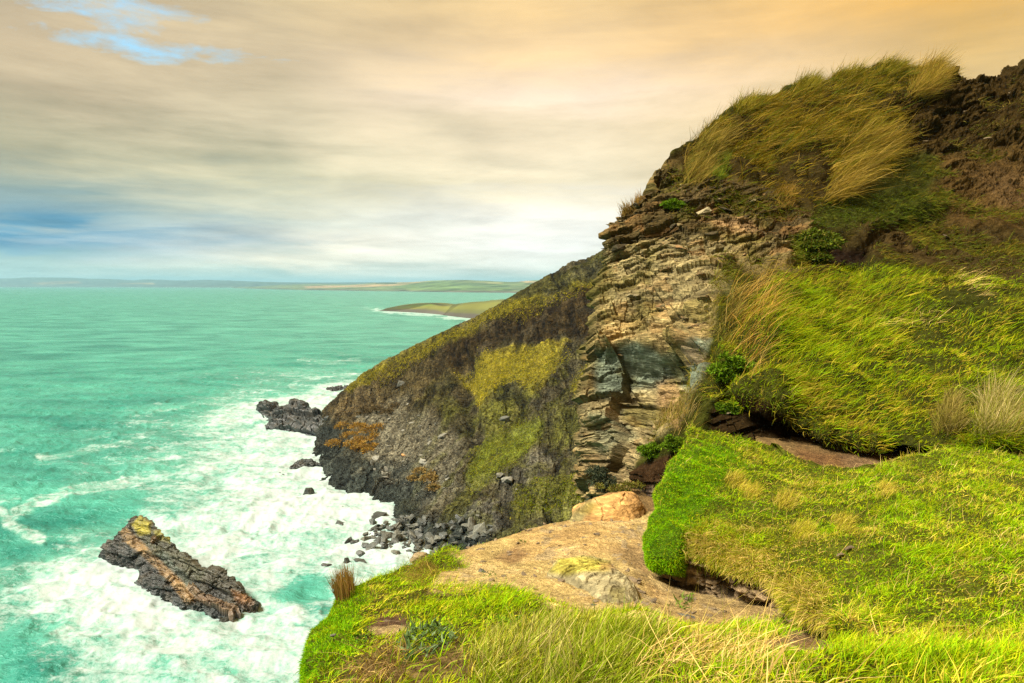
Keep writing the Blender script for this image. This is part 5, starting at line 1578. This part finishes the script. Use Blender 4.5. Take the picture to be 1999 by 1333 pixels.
while cnt < 170:
    x, y = rb.uniform(690, 965), rb.uniform(1000, 1100)
    if polyw(np.array([x]), np.array([y]), poly, 3)[0] < .5:
        continue
    q = S(x, y, rb.uniform(0, .5))
    if x > 790:
        g_, _n = spot(H, x, y, 4)
        q = np.where(g_[2] > q[2], g_, q) + np.array([0, 0, .1])
    w3 = rb.uniform(.7, 1.5) * (1.35 if rb.random() < .2 else .9)
    put('boulder', shaped(rb.randrange(6), rb.choice([MS, MSW, MSW])), None, q, (w3, w3 * rb.uniform(.6, 1), w3 * rb.uniform(.5, .95)), (rb.uniform(-.5, .5), rb.uniform(-.5, .5), rb.uniform(0, 6)))
    tag(COL.objects[-1], 'small dark angular stone packed in the boulder field of the cove', 'boulder', 'small stones in the boulder field')
    cnt += 1

MPEB = stone_mat('path_pebble', (.22, .155, .085), (.34, .26, .16), 6.0, .85)
fp, fn_, _ = sample(ground, pa * (ground.px < 1540) * (ground.G[..., 2] > EYE - 3.4), 26, np.random.default_rng(79))
for q, n_ in zip(fp, fn_):
    s_ = .07 + .13 * rb.random() ** 2
    put('flat_stone', shaped(rb.randrange(6), rb.choice([MPEB, MST, MSL])), None, q - n_ * s_ * .05, (s_, s_ * .7, s_ * .28), (rb.gauss(0, .08), rb.gauss(0, .08), rb.uniform(0, 6)))
    tag(COL.objects[-1], 'flat stone half buried in the earth path', 'stone', 'flat stones in the path')

# stones on the scree of the headland
ONE = [(864, 852, 1.9, 2, MSL, 'large pale leaning slab on the scree'), (740, 902, 2.0, 0, MSL, 'pale triangular boulder low on the headland'), (791, 893, 1.0, 5, MSO, 'small orange stone low on the scree'), (977, 934, 2.0, 3, MSL, 'flat grey boulder on the lower mossy slope'),
       (997, 946, 2.3, 1, MSL, 'broad pale boulder just below the flat grey one'), (829, 902, 1.5, 4, MSL, 'pale bluish slab at the foot of the scree'), (782, 745, 2.2, 0, MS, 'brown crag block on the upper left of the headland'), (985, 822, 1.8, 2, MS, 'dark block beside the gully on the headland')]
for x, y, s_, i, mt, lab in ONE:
    q, n_ = spot(H, x, y, 5)
    put('stone', shaped(i, mt), None, q + n_ * .15, (s_, s_ * .75, s_ * .9), (rb.uniform(-.6, .6), rb.uniform(-.6, .6), rb.uniform(0, 6)))
    tag(COL.objects[-1], lab, 'stone', 'stones on the headland')
rs = np.random.default_rng(77)
p, nn, _ = sample(H, scree + .25 * H.mask([(980, 960), (1060, 880), (1100, 890), (1060, 950), (1010, 1010), (960, 1040)], 12), 240, rs)
for q, n_ in zip(p, nn):
    s_ = .4 + 1.1 * rs.random() ** 2.5
    put('scree_stone', shaped(int(rs.integers(6)), [MSL, MSL, MS][int(rs.integers(3))]), None, q + n_ * .05, (s_, s_ * .7, s_ * .6), tuple(rs.normal(0, .5, 2)) + (rs.random() * 6,))
    tag(COL.objects[-1], 'small grey stone lying loose on the scree of the headland', 'stone', 'loose stones on the scree')
# flat slabs standing out of the near rock face
MSLAB = [stone_mat('slate_slab', (.115, .085, .032), (.18, .135, .058), 1.5, .85, (.27, .14, .05)), stone_mat('dark_slab', (.035, .025, .008), (.065, .046, .016), 1.5, .85, (.06, .055, .008)), stone_mat('pale_slab', (.26, .215, .11), (.33, .27, .15), 1.5, .85)]
slab_p, slab_n, ij = sample(hill, hill.mask([(1190, 470), (1230, 400), (1330, 320), (1480, 380), (1560, 440), (1400, 560), (1380, 640), (1180, 640)], 10, 10, 1) + .35 * hill.mask([(1180, 640), (1380, 640), (1330, 740), (1240, 900), (1150, 900)], 8), 290, rs)
sx_, sy_ = proj(slab_p)
for q, n_, yy in zip(slab_p, slab_n, sy_):
    s_ = .18 + .55 * rs.random() ** 2.2
    up_ = yy < 470
    put('slate', shaped(int(rs.integers(6)), MSLAB[int(rs.choice(3, p=[.35, .6, .05] if up_ else [.6, .15, .25]))]), None, q - n_ * s_ * .22, (s_, s_ * .8, s_ * rs.uniform(.2, .5)), (rs.normal(0, .15), -.28 + rs.normal(0, .15), rs.random() * 6))
    tag(COL.objects[-1], 'flat dark brown slab of slate jutting from the upper rock face' if up_ else 'flat tan slab of slate jutting from the lower rock face', 'slab', 'slabs on the upper rock face' if up_ else 'slabs on the lower rock face')
# pebbles on the path, on the soil and below the lawn bank
p, nn, _ = sample(ground, pa * (ground.px < 1560) * (ground.G[..., 2] > EYE - 3.5), 200, rs)
for q, n_ in zip(p, nn):
    s_ = .022 + .075 * rs.random() ** 3
    put('pebble', shaped(int(rs.integers(6)), MPEB), None, q + n_ * s_ * .1, (s_, s_ * .8, s_ * .6), tuple(rs.normal(0, .3, 2)) + (rs.random() * 6,))
    tag(COL.objects[-1], 'small pale pebble on the sandy earth path', 'pebble', 'pebbles on the path')
p, nn, _ = sample(hill, np.maximum(so, bk_ * .7), 55, rs)
for q, n_ in zip(p, nn):
    s_ = .03 + .09 * rs.random() ** 2.5
    put('stone', shaped(int(rs.integers(6)), MPEB), None, q + n_ * s_ * .1, (s_, s_ * .8, s_ * .5), tuple(rs.normal(0, .4, 2)) + (rs.random() * 6,))
    tag(COL.objects[-1], 'small pale stone set in the dark soil bank', 'stone', 'stones in the dark soil')
p, nn, _ = sample(hill, np.maximum.reduce([ea, d2 * .7, dk * .9]), 85, rs)
for q, n_ in zip(p, nn):
    s_ = .08 + .34 * rs.random() ** 2.5
    put('stone', shaped(int(rs.integers(6)), MST), None, q, (s_, s_ * .8, s_ * .35), tuple(rs.normal(0, .3, 2)) + (rs.random() * 6,))
    tag(COL.objects[-1], 'flat brown stone on the bare earth and dark rock of the hill', 'stone', 'stones on the earth slope')
p, nn, _ = sample(bank, np.ones(bank.G.shape[:2]), 30, rs)
for q, n_ in zip(p, nn):
    s_ = .05 + .10 * rs.random() ** 2
    put('stone', shaped(int(rs.integers(6)), MPEB), None, q, (s_, s_ * .8, s_ * .4), tuple(rs.normal(0, .3, 2)) + (rs.random() * 6,))
    tag(COL.objects[-1], 'flat stone set in the bank below the lawn edge', 'stone', 'stones in the lawn bank')
for x, y, s_, lab in ((1658, 1073, .14, 'flat tan stone lying on the lawn'), (1640, 1088, .11, 'second flat stone on the lawn below the first')):
    q, n_ = spot(lawn, x, y, 6)
    put('stone', shaped(3, MST), None, q + n_ * .03, (s_, s_ * .5, s_ * .3), (0, 0, .4))
    tag(COL.objects[-1], lab, 'stone')
q, n_ = spot(ground, 652, 1252, 6)
put('pebble', shaped(1, MSL), None, q + n_ * .04, (.035, .03, .03), (0, 0, .4))
tag(COL.objects[-1], 'single pale pebble lying on the green mound', 'pebble')
